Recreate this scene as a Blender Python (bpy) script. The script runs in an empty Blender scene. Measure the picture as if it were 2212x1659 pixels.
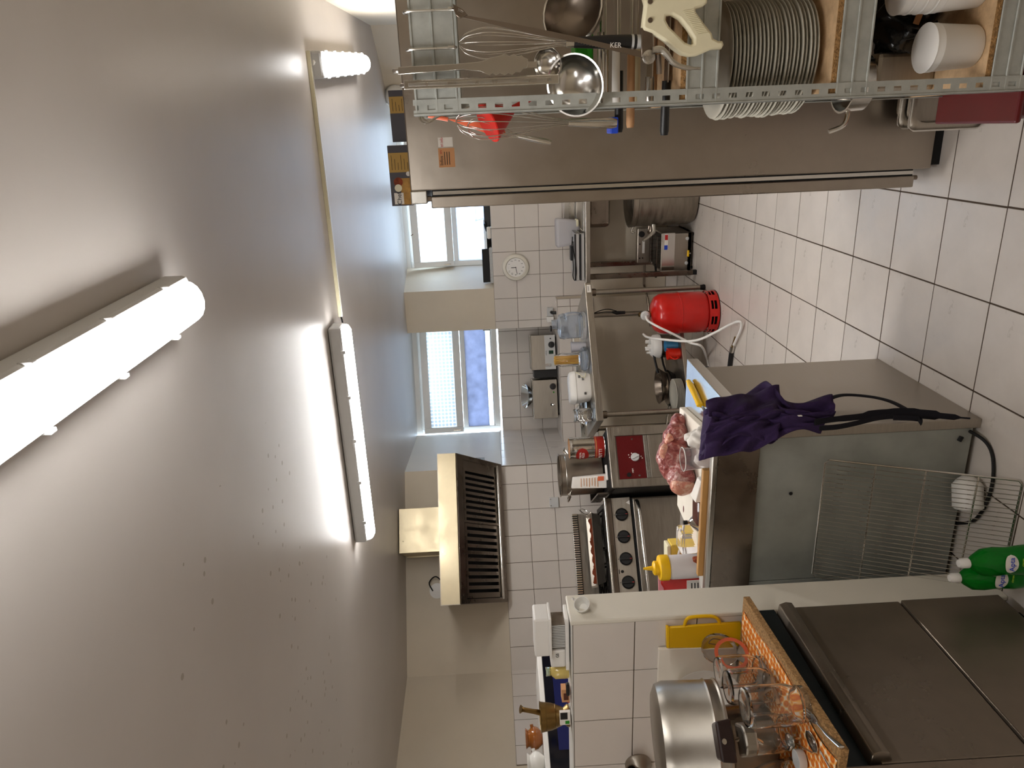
import bpy, bmesh, math, random
from mathutils import Vector, Matrix
random.seed(7)
C = bpy.context.scene.collection
PI = math.pi
# ---------------------------------------------------------------- camera
# world: x right, y away from the camera along the floor joints, z up, metres; camera foot at the origin
FPX, ROLL, PITCH, YAW, CAMH = 1551.24, -0.0500, -0.0230, -0.3419, 1.592
_cy, _sy, _cp, _sp, _c, _s = math.cos(YAW), math.sin(YAW), math.cos(PITCH), math.sin(PITCH), math.cos(ROLL), math.sin(ROLL)
R0 = Vector((_cy, -_sy, 0)); F0 = Vector((_sy, _cy, 0)); U0 = Vector((0, 0, 1))
FW = F0*_cp + U0*_sp; UP = U0*_cp - F0*_sp
CAM = Vector((0, 0, CAMH))
DV = R0*_s - UP*_c          # photograph's +x (the phone was held sideways: roughly world down)
RU = R0*_c + UP*_s          # photograph's up (roughly world right)
cd = bpy.data.cameras.new('camera'); cam = bpy.data.objects.new('camera', cd); C.objects.link(cam)
cd.sensor_fit = 'HORIZONTAL'; cd.sensor_width = 36; cd.lens = 36*FPX/2212; cd.clip_start = 0.02
cam.matrix_world = Matrix(((DV.x, RU.x, -FW.x, CAM.x), (DV.y, RU.y, -FW.y, CAM.y), (DV.z, RU.z, -FW.z, CAM.z), (0, 0, 0, 1)))
bpy.context.scene.camera = cam
def ray(x, y):
    u = 1659-y-829.5; v = x-1106
    return FW*FPX + R0*(_c*u+_s*v) - UP*(-_s*u+_c*v)
def onZ(x, y, Z): d = ray(x, y); return CAM + d*((Z-CAMH)/d.z)
def onY(x, y, Y): d = ray(x, y); return CAM + d*(Y/d.y)
def onX(x, y, X): d = ray(x, y); return CAM + d*(X/d.x)
# ---------------------------------------------------------------- world, exposure
sc = bpy.context.scene
sc.view_settings.view_transform = 'Standard'; sc.view_settings.look = 'None'
sc.view_settings.exposure = 1.85; sc.view_settings.gamma = 1.0; sc.view_settings.use_curve_mapping = False
w = bpy.data.worlds.new('sky'); sc.world = w; w.use_nodes = True
bg = w.node_tree.nodes['Background']; bg.inputs['Color'].default_value = (0.62, 0.80, 1.0, 1); bg.inputs['Strength'].default_value = 3.0
LAMP_POWER = 19.0
# ---------------------------------------------------------------- materials
def srgb(r, g, b):
    f = lambda c: ((c/255)/12.92 if c/255 <= .04045 else (((c/255)+.055)/1.055)**2.4)
    return (f(r), f(g), f(b), 1)
M = {}
def mat(name, col, rough=.5, metal=0.0, noise=0.0, nscale=8, bump=0.0, bscale=60, spec=None, trans=0.0, ior=1.45, coat=0.0, rvar=0.0, stretch=None, alpha=None, sss=0, objvar=0.0):
    m = bpy.data.materials.new(name); m.use_nodes = True; nt = m.node_tree; N = nt.nodes; L = nt.links
    b = N['Principled BSDF']
    if len(col) == 3: col = srgb(*col)
    b.inputs['Base Color'].default_value = col; b.inputs['Roughness'].default_value = rough; b.inputs['Metallic'].default_value = metal
    if spec is not None: b.inputs['Specular IOR Level'].default_value = spec
    b.inputs['Transmission Weight'].default_value = trans; b.inputs['IOR'].default_value = ior; b.inputs['Coat Weight'].default_value = coat
    if sss: b.inputs['Subsurface Weight'].default_value = sss; b.inputs['Subsurface Radius'].default_value = (.02, .01, .008)
    if alpha is not None: b.inputs['Alpha'].default_value = alpha
    if noise or bump or rvar:
        tc = N.new('ShaderNodeTexCoord'); mp = N.new('ShaderNodeMapping'); L.new(tc.outputs['Object'], mp.inputs['Vector'])
        if stretch: mp.inputs['Scale'].default_value = stretch
    if noise or rvar:
        n = N.new('ShaderNodeTexNoise'); n.inputs['Scale'].default_value = nscale; n.inputs['Detail'].default_value = 6; n.inputs['Roughness'].default_value = .6
        L.new(mp.outputs[0], n.inputs['Vector'])
        if noise:
            mx = N.new('ShaderNodeMix'); mx.data_type = 'RGBA'; mx.blend_type = 'MULTIPLY'
            mr = N.new('ShaderNodeMapRange'); mr.inputs['From Min'].default_value = .3; mr.inputs['From Max'].default_value = .7
            mr.inputs['To Min'].default_value = 1-noise; mr.inputs['To Max'].default_value = 1+noise*.3
            L.new(n.outputs[0], mr.inputs['Value']); L.new(mr.outputs[0], mx.inputs[7]); mx.inputs[0].default_value = 1; mx.inputs[6].default_value = col
            L.new(mx.outputs[2], b.inputs['Base Color'])
        if rvar:
            mr = N.new('ShaderNodeMapRange'); mr.inputs['From Min'].default_value = .3; mr.inputs['From Max'].default_value = .7
            mr.inputs['To Min'].default_value = max(.02, rough-rvar); mr.inputs['To Max'].default_value = min(1, rough+rvar)
            L.new(n.outputs[0], mr.inputs['Value']); L.new(mr.outputs[0], b.inputs['Roughness'])
    if objvar:
        oi = N.new('ShaderNodeObjectInfo'); mr = N.new('ShaderNodeMapRange'); mr.inputs['To Min'].default_value = 1-objvar; mr.inputs['To Max'].default_value = 1
        L.new(oi.outputs['Random'], mr.inputs['Value'])
        mx = N.new('ShaderNodeMix'); mx.data_type = 'RGBA'; mx.blend_type = 'MULTIPLY'; mx.inputs[0].default_value = 1; mx.inputs[6].default_value = col
        src = b.inputs['Base Color'].links[0].from_socket if b.inputs['Base Color'].links else None
        if src: L.new(src, mx.inputs[6])
        L.new(mr.outputs[0], mx.inputs[7]); L.new(mx.outputs[2], b.inputs['Base Color'])
    if bump:
        n2 = N.new('ShaderNodeTexNoise'); n2.inputs['Scale'].default_value = bscale; n2.inputs['Detail'].default_value = 4
        L.new(mp.outputs[0], n2.inputs['Vector']); bp = N.new('ShaderNodeBump'); bp.inputs['Strength'].default_value = bump; bp.inputs['Distance'].default_value = .01
        L.new(n2.outputs[0], bp.inputs['Height']); L.new(bp.outputs[0], b.inputs['Normal'])
    M[name] = m; return m
def emis(name, col, strength):
    m = bpy.data.materials.new(name); m.use_nodes = True; nt = m.node_tree; nt.nodes.clear()
    e = nt.nodes.new('ShaderNodeEmission'); e.inputs[0].default_value = col; e.inputs[1].default_value = strength
    o = nt.nodes.new('ShaderNodeOutputMaterial'); nt.links.new(e.outputs[0], o.inputs[0]); M[name] = m; return m
mat('floor_tile', (212, 203, 194), .32, noise=.10, nscale=5, rvar=.08, bump=.03, bscale=25, objvar=.07)
mat('floor_grout', (74, 60, 48), .9, noise=.2, nscale=20)
mat('wall_tile', (221, 213, 205), .16, noise=.03, nscale=6, objvar=.05)
mat('wall_grout', (112, 100, 86), .9)
mat('paint_beige', (214, 202, 182), .55, noise=.05, nscale=3, bump=.05, bscale=30)
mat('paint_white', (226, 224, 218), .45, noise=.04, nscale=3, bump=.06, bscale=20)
mat('pvc_white', (232, 231, 227), .35)
mat('steel', (190, 186, 178), .30, 1.0, noise=.10, nscale=4, rvar=.10, stretch=(1, 1, 6))
mat('steel_fridge', (176, 166, 154), .33, 1.0, noise=.22, nscale=2.2, rvar=.10, bump=.02, bscale=30)
mat('steel_dark', (140, 128, 116), .30, 1.0, noise=.25, nscale=5, rvar=.12)
mat('steel_bright', (215, 212, 206), .16, 1.0, rvar=.05, nscale=5)
mat('steel_brushed', (176, 168, 156), .38, 1.0, noise=.12, nscale=10, stretch=(1, 1, 12), rvar=.1)
mat('galvanised', (166, 168, 160), .42, .40, noise=.20, nscale=7, rvar=.12, bump=.03)
mat('galv_rack', (178, 180, 174), .45, .35, noise=.18, nscale=30, rvar=.12)
mat('aluminium', (176, 170, 160), .36, 1.0, noise=.20, nscale=6, rvar=.12, bump=.06, bscale=18)
mat('alu_old', (158, 148, 134), .48, .9, noise=.45, nscale=9, rvar=.15, bump=.4, bscale=14, stretch=(.5, .5, 2.5))
mat('black_plastic', (22, 21, 22), .4)
mat('black_rubber', (14, 13, 13), .7)
mat('black_iron', (26, 23, 22), .5, .3, noise=.3, nscale=20, bump=.2)
mat('white_plastic', (236, 233, 228), .38)
mat('cream_plastic', (232, 224, 192), .42, noise=.08, nscale=14)
mat('grey_plastic', (200, 200, 198), .45)
mat('chipboard', (206, 172, 132), .8, noise=.25, nscale=40, bump=.15, bscale=90)
mat('chip_edge', (180, 138, 88), .95, noise=.6, nscale=160, bump=.6, bscale=220)
mat('wood', (196, 146, 84), .55, noise=.25, nscale=8, stretch=(1, 8, 8))
mat('wood_handle', (188, 142, 100), .6, noise=.2, nscale=15)
mat('red_gloss', (200, 22, 14), .28, coat=.3, noise=.12, nscale=6)
mat('red_plastic', (206, 34, 24), .35)
mat('orange_plastic', (226, 110, 74), .4)
mat('dark_red', (92, 8, 12), .35, noise=.15, nscale=9)
mat('yellow_plastic', (240, 190, 16), .38)
mat('blue_plastic', (32, 70, 190), .4)
mat('blue_mug', (60, 132, 176), .3)
mat('red_mug', (222, 44, 24), .3)
mat('green_plastic', (40, 140, 26), .35)
mat('glass', (255, 255, 255), .0, trans=1.0, ior=1.45)
mat('glass_green', (232, 244, 232), .0, trans=1.0, ior=1.45)
mat('clear_plastic', (232, 238, 246), .12, trans=.92, ior=1.25)
mat('hazy_plastic', (232, 230, 234), .45, trans=.55, ior=1.3)
mat('porcelain', (230, 228, 222), .14, coat=.3)
mat('plate_grey', (196, 192, 178), .22, objvar=.10)
mat('brass', (150, 122, 74), .38, 1.0, noise=.3, nscale=12)
mat('brown_glaze', (150, 84, 24), .15, coat=.5, noise=.25, nscale=12)
mat('black_glass', (8, 10, 24), .06)
mat('paper', (238, 232, 224), .8, noise=.06, nscale=15)
mat('ink', (40, 36, 34), .7)
mat('red_ink', (196, 34, 34), .6)
mat('card_tan', (206, 150, 104), .8, noise=.06)
mat('gold_print', (186, 148, 74), .6)
mat('book_grey', (70, 66, 72), .5)
mat('copper_food', (150, 62, 20), .6, noise=.6, nscale=40, bump=1.0, bscale=60)
mat('hood_beige', (206, 192, 160), .38, .75, noise=.16, nscale=5, rvar=.12, bump=.04, bscale=12)
mat('steel_dw', (134, 122, 108), .34, .75, noise=.30, nscale=2.5, rvar=.12, bump=.02, bscale=20)
mat('dark_teal', (12, 26, 32), .35)
mat('bag_black', (12, 12, 13), .18, bump=.5, bscale=18)
mat('waffle', (198, 148, 70), .6, noise=.5, nscale=30, bump=.6, bscale=40)
mat('silver_plastic', (186, 184, 184), .35, .6)
mat('pasta', (226, 176, 72), .5)
mat('dark_green', (10, 52, 34), .3)
mat('tin_red', (146, 26, 18), .35, noise=.1, nscale=20)
mat('trim_white', (226, 220, 206), .4, noise=.04)
mat('board_white', (236, 228, 214), .45, noise=.06, nscale=9)
def meatmat(name, a, b_, c_, sc_):
    m = mat(name, a, .30, bump=.6, bscale=55, coat=.25); nt = m.node_tree; N = nt.nodes; L = nt.links; b = N['Principled BSDF']
    tc = N.new('ShaderNodeTexCoord'); n1 = N.new('ShaderNodeTexNoise'); n1.inputs['Scale'].default_value = sc_; n1.inputs['Detail'].default_value = 8; n1.inputs['Roughness'].default_value = .65; n1.inputs['Distortion'].default_value = 1.6
    L.new(tc.outputs['Object'], n1.inputs['Vector']); r_ = N.new('ShaderNodeValToRGB'); e = r_.color_ramp.elements
    e[0].position = .36; e[0].color = srgb(*a); e[1].position = .66; e[1].color = srgb(*c_); x = e.new(.50); x.color = srgb(*b_)
    L.new(n1.outputs[0], r_.inputs[0]); L.new(r_.outputs[0], b.inputs['Base Color'])
meatmat('meat', (110, 34, 34), (158, 84, 78), (208, 172, 164), 16)
meatmat('meat_fat', (196, 104, 88), (214, 150, 126), (230, 196, 170), 20)
mat('cup_clear', (244, 243, 246), .10, trans=.95, ior=1.12)
mat('hazy_white', (236, 232, 232), .45, trans=.25, ior=1.3)
mat('choc', (84, 34, 22), .25, noise=.3, nscale=25, coat=.4)
mat('sponge', (228, 196, 84), .8, noise=.15, nscale=30)
mat('pink_plastic', (232, 150, 160), .4)
mat('purple_cloth', (52, 32, 74), .95, noise=.25, nscale=40, bump=.25, bscale=300)
mat('black_cloth', (12, 9, 18), .95)
mat('soap_green', (14, 150, 40), .08, trans=.55, ior=1.33)
mat('lime', (190, 220, 60), .5)
mat('grey_cloth', (150, 138, 124), .95, noise=.25, nscale=20, bump=.3, bscale=120)
mat('brown_bakelite', (38, 22, 20), .35)
mat('yellow_sauce', (214, 190, 110), .25, coat=.4)
mat('blue_dark', (26, 32, 84), .2)
def honey():
    m = mat('honeycomb', (236, 214, 176), .9, bump=.2, bscale=200); nt = m.node_tree; N = nt.nodes; L = nt.links; b = N['Principled BSDF']
    tc = N.new('ShaderNodeTexCoord'); vo = N.new('ShaderNodeTexVoronoi'); vo.voronoi_dimensions = '2D'; vo.inputs['Scale'].default_value = 46; vo.inputs['Randomness'].default_value = .25
    L.new(tc.outputs['Object'], vo.inputs['Vector'])
    r_ = N.new('ShaderNodeValToRGB'); e = r_.color_ramp.elements; e[0].position = 0; e[0].color = srgb(226, 138, 30); e[1].position = .62; e[1].color = srgb(240, 226, 206)
    x = e.new(.30); x.color = srgb(206, 92, 22); y = e.new(.48); y.color = srgb(238, 170, 74)
    L.new(vo.outputs['Distance'], r_.inputs[0]); L.new(r_.outputs[0], b.inputs['Base Color'])
honey()
# ---------------------------------------------------------------- helpers
def link(o, parent=None):
    C.objects.link(o)
    if parent is not None: o.parent = parent
    return o
def thing(name, label, cat, loc=(0, 0, 0), rz=0, group=None):
    o = bpy.data.objects.new(name, None); o.empty_display_size = .05; link(o)
    o.location = loc; o.rotation_euler = (0, 0, rz); return tag(o, label, cat, group)
def tag(o, label, cat, group=None):
    o['label'] = label; o['category'] = cat
    if group: o['group'] = group
    return o
def struct(o): o['kind'] = 'structure'; return o
class MB:
    def __init__(s): s.v = []; s.f = []
    def add(s, vs, fs):
        k = len(s.v); s.v += [tuple(v) for v in vs]; s.f += [tuple(i+k for i in f) for f in fs]; return s
    def box(s, a, b, mtx=None):
        x0, y0, z0 = a; x1, y1, z1 = b
        vs = [Vector(p) for p in ((x0, y0, z0), (x1, y0, z0), (x1, y1, z0), (x0, y1, z0), (x0, y0, z1), (x1, y0, z1), (x1, y1, z1), (x0, y1, z1))]
        if mtx: vs = [mtx @ v for v in vs]
        return s.add(vs, ((0, 3, 2, 1), (4, 5, 6, 7), (0, 1, 5, 4), (1, 2, 6, 5), (2, 3, 7, 6), (3, 0, 4, 7)))
    def hexa(s, bot, top):
        return s.add(list(bot)+list(top), ((3, 2, 1, 0), (4, 5, 6, 7), (0, 1, 5, 4), (1, 2, 6, 5), (2, 3, 7, 6), (3, 0, 4, 7)))
    def prism(s, poly, z0, z1, mtx=None):
        n = len(poly)
        vs = [Vector((p[0], p[1], z0)) for p in poly]+[Vector((p[0], p[1], z1)) for p in poly]
        if mtx: vs = [mtx @ v for v in vs]
        return s.add(vs, [tuple(range(n-1, -1, -1)), tuple(range(n, 2*n))]+[(i, (i+1) % n, n+(i+1) % n, n+i) for i in range(n)])
    def lathe(s, prof, seg=28, mtx=None, cap=True):
        vs = []; fs = []; n = len(prof)
        for i in range(seg):
            a = 2*PI*i/seg
            for r, z in prof: vs.append(Vector((r*math.cos(a), r*math.sin(a), z)))
        for i in range(seg):
            j = (i+1) % seg
            for k in range(n-1): fs.append((i*n+k, j*n+k, j*n+k+1, i*n+k+1))
        if cap and prof[0][0] > 1e-6: fs.append(tuple(i*n for i in range(seg-1, -1, -1)))
        if cap and prof[-1][0] > 1e-6: fs.append(tuple(i*n+n-1 for i in range(seg)))
        if mtx: vs = [mtx @ v for v in vs]
        return s.add(vs, fs)
    def tube(s, pts, r, seg=8, closed=False, smooth=0, flat=None):
        pts = [Vector(p) for p in pts]
        if smooth: pts = crom(pts, smooth, closed)
        n = len(pts); rad = r if isinstance(r, (list, tuple)) else [r]*n
        if len(rad) != n: rad = [rad[min(len(rad)-1, int(i*(len(rad)-1)/(n-1)+.5))] for i in range(n)]
        T = []
        for i in range(n):
            a = pts[(i-1) % n] if (closed or i > 0) else pts[i]; b = pts[(i+1) % n] if (closed or i < n-1) else pts[i]
            d = b-a; T.append(d.normalized() if d.length > 1e-9 else Vector((0, 0, 1)))
        nrm = Vector((0, 0, 1)) if abs(T[0].z) < .9 else Vector((1, 0, 0))
        nrm = (nrm-T[0]*nrm.dot(T[0])).normalized(); vs = []; fs = []
        for i in range(n):
            nrm = nrm-T[i]*nrm.dot(T[i]); nrm = nrm.normalized() if nrm.length > 1e-6 else T[i].orthogonal().normalized()
            bn = T[i].cross(nrm)
            for k in range(seg):
                a = 2*PI*k/seg; e = bn*math.sin(a)*(flat if flat else 1)
                vs.append(pts[i]+(nrm*math.cos(a)+e)*rad[i])
        m = n if closed else n-1
        for i in range(m):
            j = (i+1) % n
            for k in range(seg): fs.append((i*seg+k, i*seg+(k+1) % seg, j*seg+(k+1) % seg, j*seg+k))
        if not closed: fs.append(tuple(range(seg-1, -1, -1))); fs.append(tuple((n-1)*seg+k for k in range(seg)))
        return s.add(vs, fs)
    def grid(s, fn, nu, nv, thick=None):
        P = [[Vector(fn(i/nu, j/nv)) for j in range(nv+1)] for i in range(nu+1)]
        vs = [p for r in P for p in r]; w_ = nv+1
        fs = [(i*w_+j, (i+1)*w_+j, (i+1)*w_+j+1, i*w_+j+1) for i in range(nu) for j in range(nv)]
        return s.add(vs, fs)
    def obj(s, name, m, parent=None, smooth=False, bevel=0, solid=0, sub=0, loc=None, rot=None, fix=True):
        me = bpy.data.meshes.new(name); me.from_pydata(s.v, [], s.f); me.update()
        if fix:
            bm = bmesh.new(); bm.from_mesh(me); bmesh.ops.recalc_face_normals(bm, faces=bm.faces); bm.to_mesh(me); bm.free()
        me.materials.append(M[m] if isinstance(m, str) else m)
        if smooth:
            for p in me.polygons: p.use_smooth = True
            if smooth != 'all':
                try: me.set_sharp_from_angle(angle=math.radians(40))
                except Exception: pass
        o = bpy.data.objects.new(name, me); link(o, parent)
        if loc is not None: o.location = loc
        if rot is not None: o.rotation_euler = rot
        if solid: q = o.modifiers.new('solid', 'SOLIDIFY'); q.thickness = solid; q.offset = 0
        if sub: q = o.modifiers.new('sub', 'SUBSURF'); q.levels = q.render_levels = sub
        if bevel: q = o.modifiers.new('bevel', 'BEVEL'); q.width = bevel; q.segments = 2; q.limit_method = 'ANGLE'
        return o
def crom(p, k, closed=False):
    out = []; n = len(p)
    for i in range(n if closed else n-1):
        g = lambda j: p[j % n] if closed else p[min(max(j, 0), n-1)]
        a, b, c, d = g(i-1), g(i), g(i+1), g(i+2)
        for q in range(k):
            t = q/k; out.append(.5*((2*b)+(c-a)*t+(2*a-5*b+4*c-d)*t*t+(3*b-a-3*c+d)*t**3))
    if not closed: out.append(p[-1])
    return out
def box(name, m, parent, a, b, bevel=0, **k): return MB().box(a, b).obj(name, m, parent, bevel=bevel, **k)
def lathe(name, m, parent, prof, loc=None, rot=None, seg=28, cap=True, **k): return MB().lathe(prof, seg, None, cap).obj(name, m, parent, smooth=True, loc=loc, rot=rot, **k)
def tube(name, m, parent, pts, r, seg=8, closed=False, smooth=0, flat=None, **k): return MB().tube(pts, r, seg, closed, smooth, flat).obj(name, m, parent, smooth=True, **k)
def dup(root, loc=None, rz=None, label=None, rot=None, scale=None):
    r = root.copy(); C.objects.link(r)
    if loc is not None: r.location = loc
    if rz is not None: r.rotation_euler = (r.rotation_euler.x, r.rotation_euler.y, rz)
    if rot is not None: r.rotation_euler = rot
    if scale is not None: r.scale = scale
    if label: r['label'] = label
    for ch in list(root.children):
        c = ch.copy(); C.objects.link(c); c.parent = r
        for g in ch.children: d = g.copy(); C.objects.link(d); d.parent = c
    return r
def text(name, s, size, m, parent, loc, rot=(0, 0, 0), ext=.0004, align='CENTER', sx=1):
    cu = bpy.data.curves.new('t', 'FONT'); cu.body = s; cu.size = size; cu.extrude = ext; cu.align_x = align; cu.align_y = 'CENTER'
    t = bpy.data.objects.new('t', cu); C.objects.link(t)
    me = bpy.data.meshes.new_from_object(t.evaluated_get(bpy.context.evaluated_depsgraph_get()))
    bpy.data.objects.remove(t); bpy.data.curves.remove(cu)
    me.materials.clear(); me.materials.append(M[m])
    o = bpy.data.objects.new(name, me); link(o, parent); o.location = loc; o.rotation_euler = rot; o.scale = (sx, 1, 1); return o
def V(*a): return Vector(a)
def rotx(a): return Matrix.Rotation(a, 4, 'X')
def roty(a): return Matrix.Rotation(a, 4, 'Y')
def rotz(a): return Matrix.Rotation(a, 4, 'Z')
def T(x, y, z): return Matrix.Translation((x, y, z))
# ---------------------------------------------------------------- the room
CEIL = 2.328
def ceil_mat():
    m = mat('ceiling_paint', (206, 199, 193), .42, bump=.10, bscale=9); nt = m.node_tree; N = nt.nodes; L = nt.links; b = N['Principled BSDF']
    tc = N.new('ShaderNodeTexCoord')
    def math_(op, a, bb=None):
        n = N.new('ShaderNodeMath'); n.operation = op
        for i, q in enumerate((a, bb)):
            if q is None: continue
            if isinstance(q, (int, float)): n.inputs[i].default_value = q
            else: L.new(q, n.inputs[i])
        return n.outputs[0]
    vo = N.new('ShaderNodeTexVoronoi'); vo.inputs['Scale'].default_value = 20; L.new(tc.outputs['Object'], vo.inputs['Vector'])
    dot = math_('LESS_THAN', vo.outputs['Distance'], .16)
    nz = N.new('ShaderNodeTexNoise'); nz.inputs['Scale'].default_value = 2.2; nz.inputs['Detail'].default_value = 2; L.new(tc.outputs['Object'], nz.inputs['Vector'])
    patch = math_('GREATER_THAN', nz.outputs[0], .54)
    sep = N.new('ShaderNodeSeparateXYZ'); L.new(tc.outputs['Object'], sep.inputs[0])
    left = math_('LESS_THAN', sep.outputs[0], -.85); near = math_('LESS_THAN', sep.outputs[1], 2.7)
    f = math_('MULTIPLY', math_('MULTIPLY', dot, patch), math_('MULTIPLY', left, near)); f = math_('MULTIPLY', f, .45)
    n3 = N.new('ShaderNodeTexNoise'); n3.inputs['Scale'].default_value = 1.3; n3.inputs['Detail'].default_value = 5; L.new(tc.outputs['Object'], n3.inputs['Vector'])
    mr = N.new('ShaderNodeMapRange'); mr.inputs['From Min'].default_value = .35; mr.inputs['From Max'].default_value = .7; mr.inputs['To Min'].default_value = .9; mr.inputs['To Max'].default_value = 1.0
    L.new(n3.outputs[0], mr.inputs['Value'])
    m1 = N.new('ShaderNodeMix'); m1.data_type = 'RGBA'; m1.blend_type = 'MULTIPLY'; m1.inputs[0].default_value = 1; m1.inputs[6].default_value = srgb(206, 199, 193); L.new(mr.outputs[0], m1.inputs[7])
    m2 = N.new('ShaderNodeMix'); m2.data_type = 'RGBA'; L.new(f, m2.inputs[0]); L.new(m1.outputs[2], m2.inputs[6]); m2.inputs[7].default_value = srgb(112, 92, 50)
    L.new(m2.outputs[2], b.inputs['Base Color'])
ceil_mat()
def pane_mat(name, col, kind):
    """frosted window glass: daylight from outside is scattered through it"""
    m = bpy.data.materials.new(name); m.use_nodes = True; nt = m.node_tree; N = nt.nodes; L = nt.links; N.clear()
    o = N.new('ShaderNodeOutputMaterial'); tr = N.new('ShaderNodeBsdfTranslucent'); gl = N.new('ShaderNodeBsdfGlossy'); gl.inputs['Roughness'].default_value = .15
    mx = N.new('ShaderNodeMixShader'); mx.inputs[0].default_value = .05; L.new(tr.outputs[0], mx.inputs[1]); L.new(gl.outputs[0], mx.inputs[2]); L.new(mx.outputs[0], o.inputs[0])
    tr.inputs[0].default_value = col
    tc = N.new('ShaderNodeTexCoord'); sep = N.new('ShaderNodeSeparateXYZ'); L.new(tc.outputs['Object'], sep.inputs[0])
    def mt(op, a, b=None):
        n = N.new('ShaderNodeMath'); n.operation = op
        for i, q in enumerate((a, b)):
            if q is None: continue
            if isinstance(q, (int, float)): n.inputs[i].default_value = q
            else: L.new(q, n.inputs[i])
        return n.outputs[0]
    dark = tuple(c*.62 for c in col[:3])+(1,)
    if kind == 'dots':
        k = 30.0
        fx = mt('SUBTRACT', mt('FRACT', mt('MULTIPLY', sep.outputs[0], k)), .5); fz = mt('SUBTRACT', mt('FRACT', mt('MULTIPLY', sep.outputs[2], k)), .5)
        d = mt('SQRT', mt('ADD', mt('MULTIPLY', fx, fx), mt('MULTIPLY', fz, fz)))
        f = mt('MULTIPLY', mt('LESS_THAN', d, .42), mt('LESS_THAN', sep.outputs[2], .60))
        dark = tuple(c*.55 for c in col[:3])+(1,)
    elif kind == 'mesh':
        k = 62.0
        fx = mt('ABSOLUTE', mt('SUBTRACT', mt('FRACT', mt('MULTIPLY', sep.outputs[0], k)), .5)); fz = mt('ABSOLUTE', mt('SUBTRACT', mt('FRACT', mt('MULTIPLY', sep.outputs[2], k)), .5))
        f = mt('MAXIMUM', mt('LESS_THAN', fx, .2), mt('LESS_THAN', fz, .2))
    else:
        n = N.new('ShaderNodeTexNoise'); n.inputs['Scale'].default_value = 14; n.inputs['Detail'].default_value = 6; L.new(tc.outputs['Object'], n.inputs['Vector'])
        f = mt('MULTIPLY', mt('SUBTRACT', n.outputs[0], .35), 1.5)
    mc = N.new('ShaderNodeMix'); mc.data_type = 'RGBA'; L.new(f, mc.inputs[0]); mc.inputs[6].default_value = col; mc.inputs[7].default_value = dark
    L.new(mc.outputs[2], tr.inputs[0])
    if kind != 'mesh':
        nb = N.new('ShaderNodeTexNoise'); nb.inputs['Scale'].default_value = 70; L.new(tc.outputs['Object'], nb.inputs['Vector'])
        bp = N.new('ShaderNodeBump'); bp.inputs['Strength'].default_value = .4; L.new(nb.outputs[0], bp.inputs['Height']); L.new(bp.outputs[0], gl.inputs['Normal'])
    M[name] = m
pane_mat('pane_dots', (.62, .64, .66, 1), 'dots'); pane_mat('pane_blue', (.27, .28, .34, 1), 'frost'); pane_mat('pane_mesh', (.95, .98, 1, 1), 'mesh')
pane_mat('pane_pale', (.62, .66, .74, 1), 'frost'); pane_mat('pane_white', (1, 1, 1, 1), 'frost')

floor = struct(box('floor', 'floor_grout', None, (-4.05, -1.75, -.10), (.95, 6.6, -.002)))
ceiling = struct(box('ceiling', 'ceiling_paint', None, (-4.05, -1.75, CEIL), (.95, 6.52, CEIL+.08)))
# floor tiles: 30 cm squares with open dark joints
ft = MB().box((-.1472, -.1472, -.006), (.1472, .1472, 0)).obj('floor_tile', 'floor_tile', floor, bevel=.0012)
ftm = ft.data; first = True; rest = MB()
for i in range(-6, 11):
    for j in range(-4, 24):
        x = (-i-.9573)*.3+.15; y = (17.31-j)*.3+.15
        if x > .72 or x < -3.95 or y > 6.4 or y < -1.6: continue
        if -2.15 < x and 1.3 < y < 6.2:
            if first: o = ft; first = False
            else: o = ft.copy(); C.objects.link(o)
            o.location = (x+random.uniform(-.0006, .0006), y+random.uniform(-.0006, .0006), random.uniform(-.0008, 0))
        else: rest.box((x-.1472, y-.1472, -.006), (x+.1472, y+.1472, 0))
r = rest.obj('floor_tiles_beyond', 'floor_tile', floor); r['kind'] = 'stuff'

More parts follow.
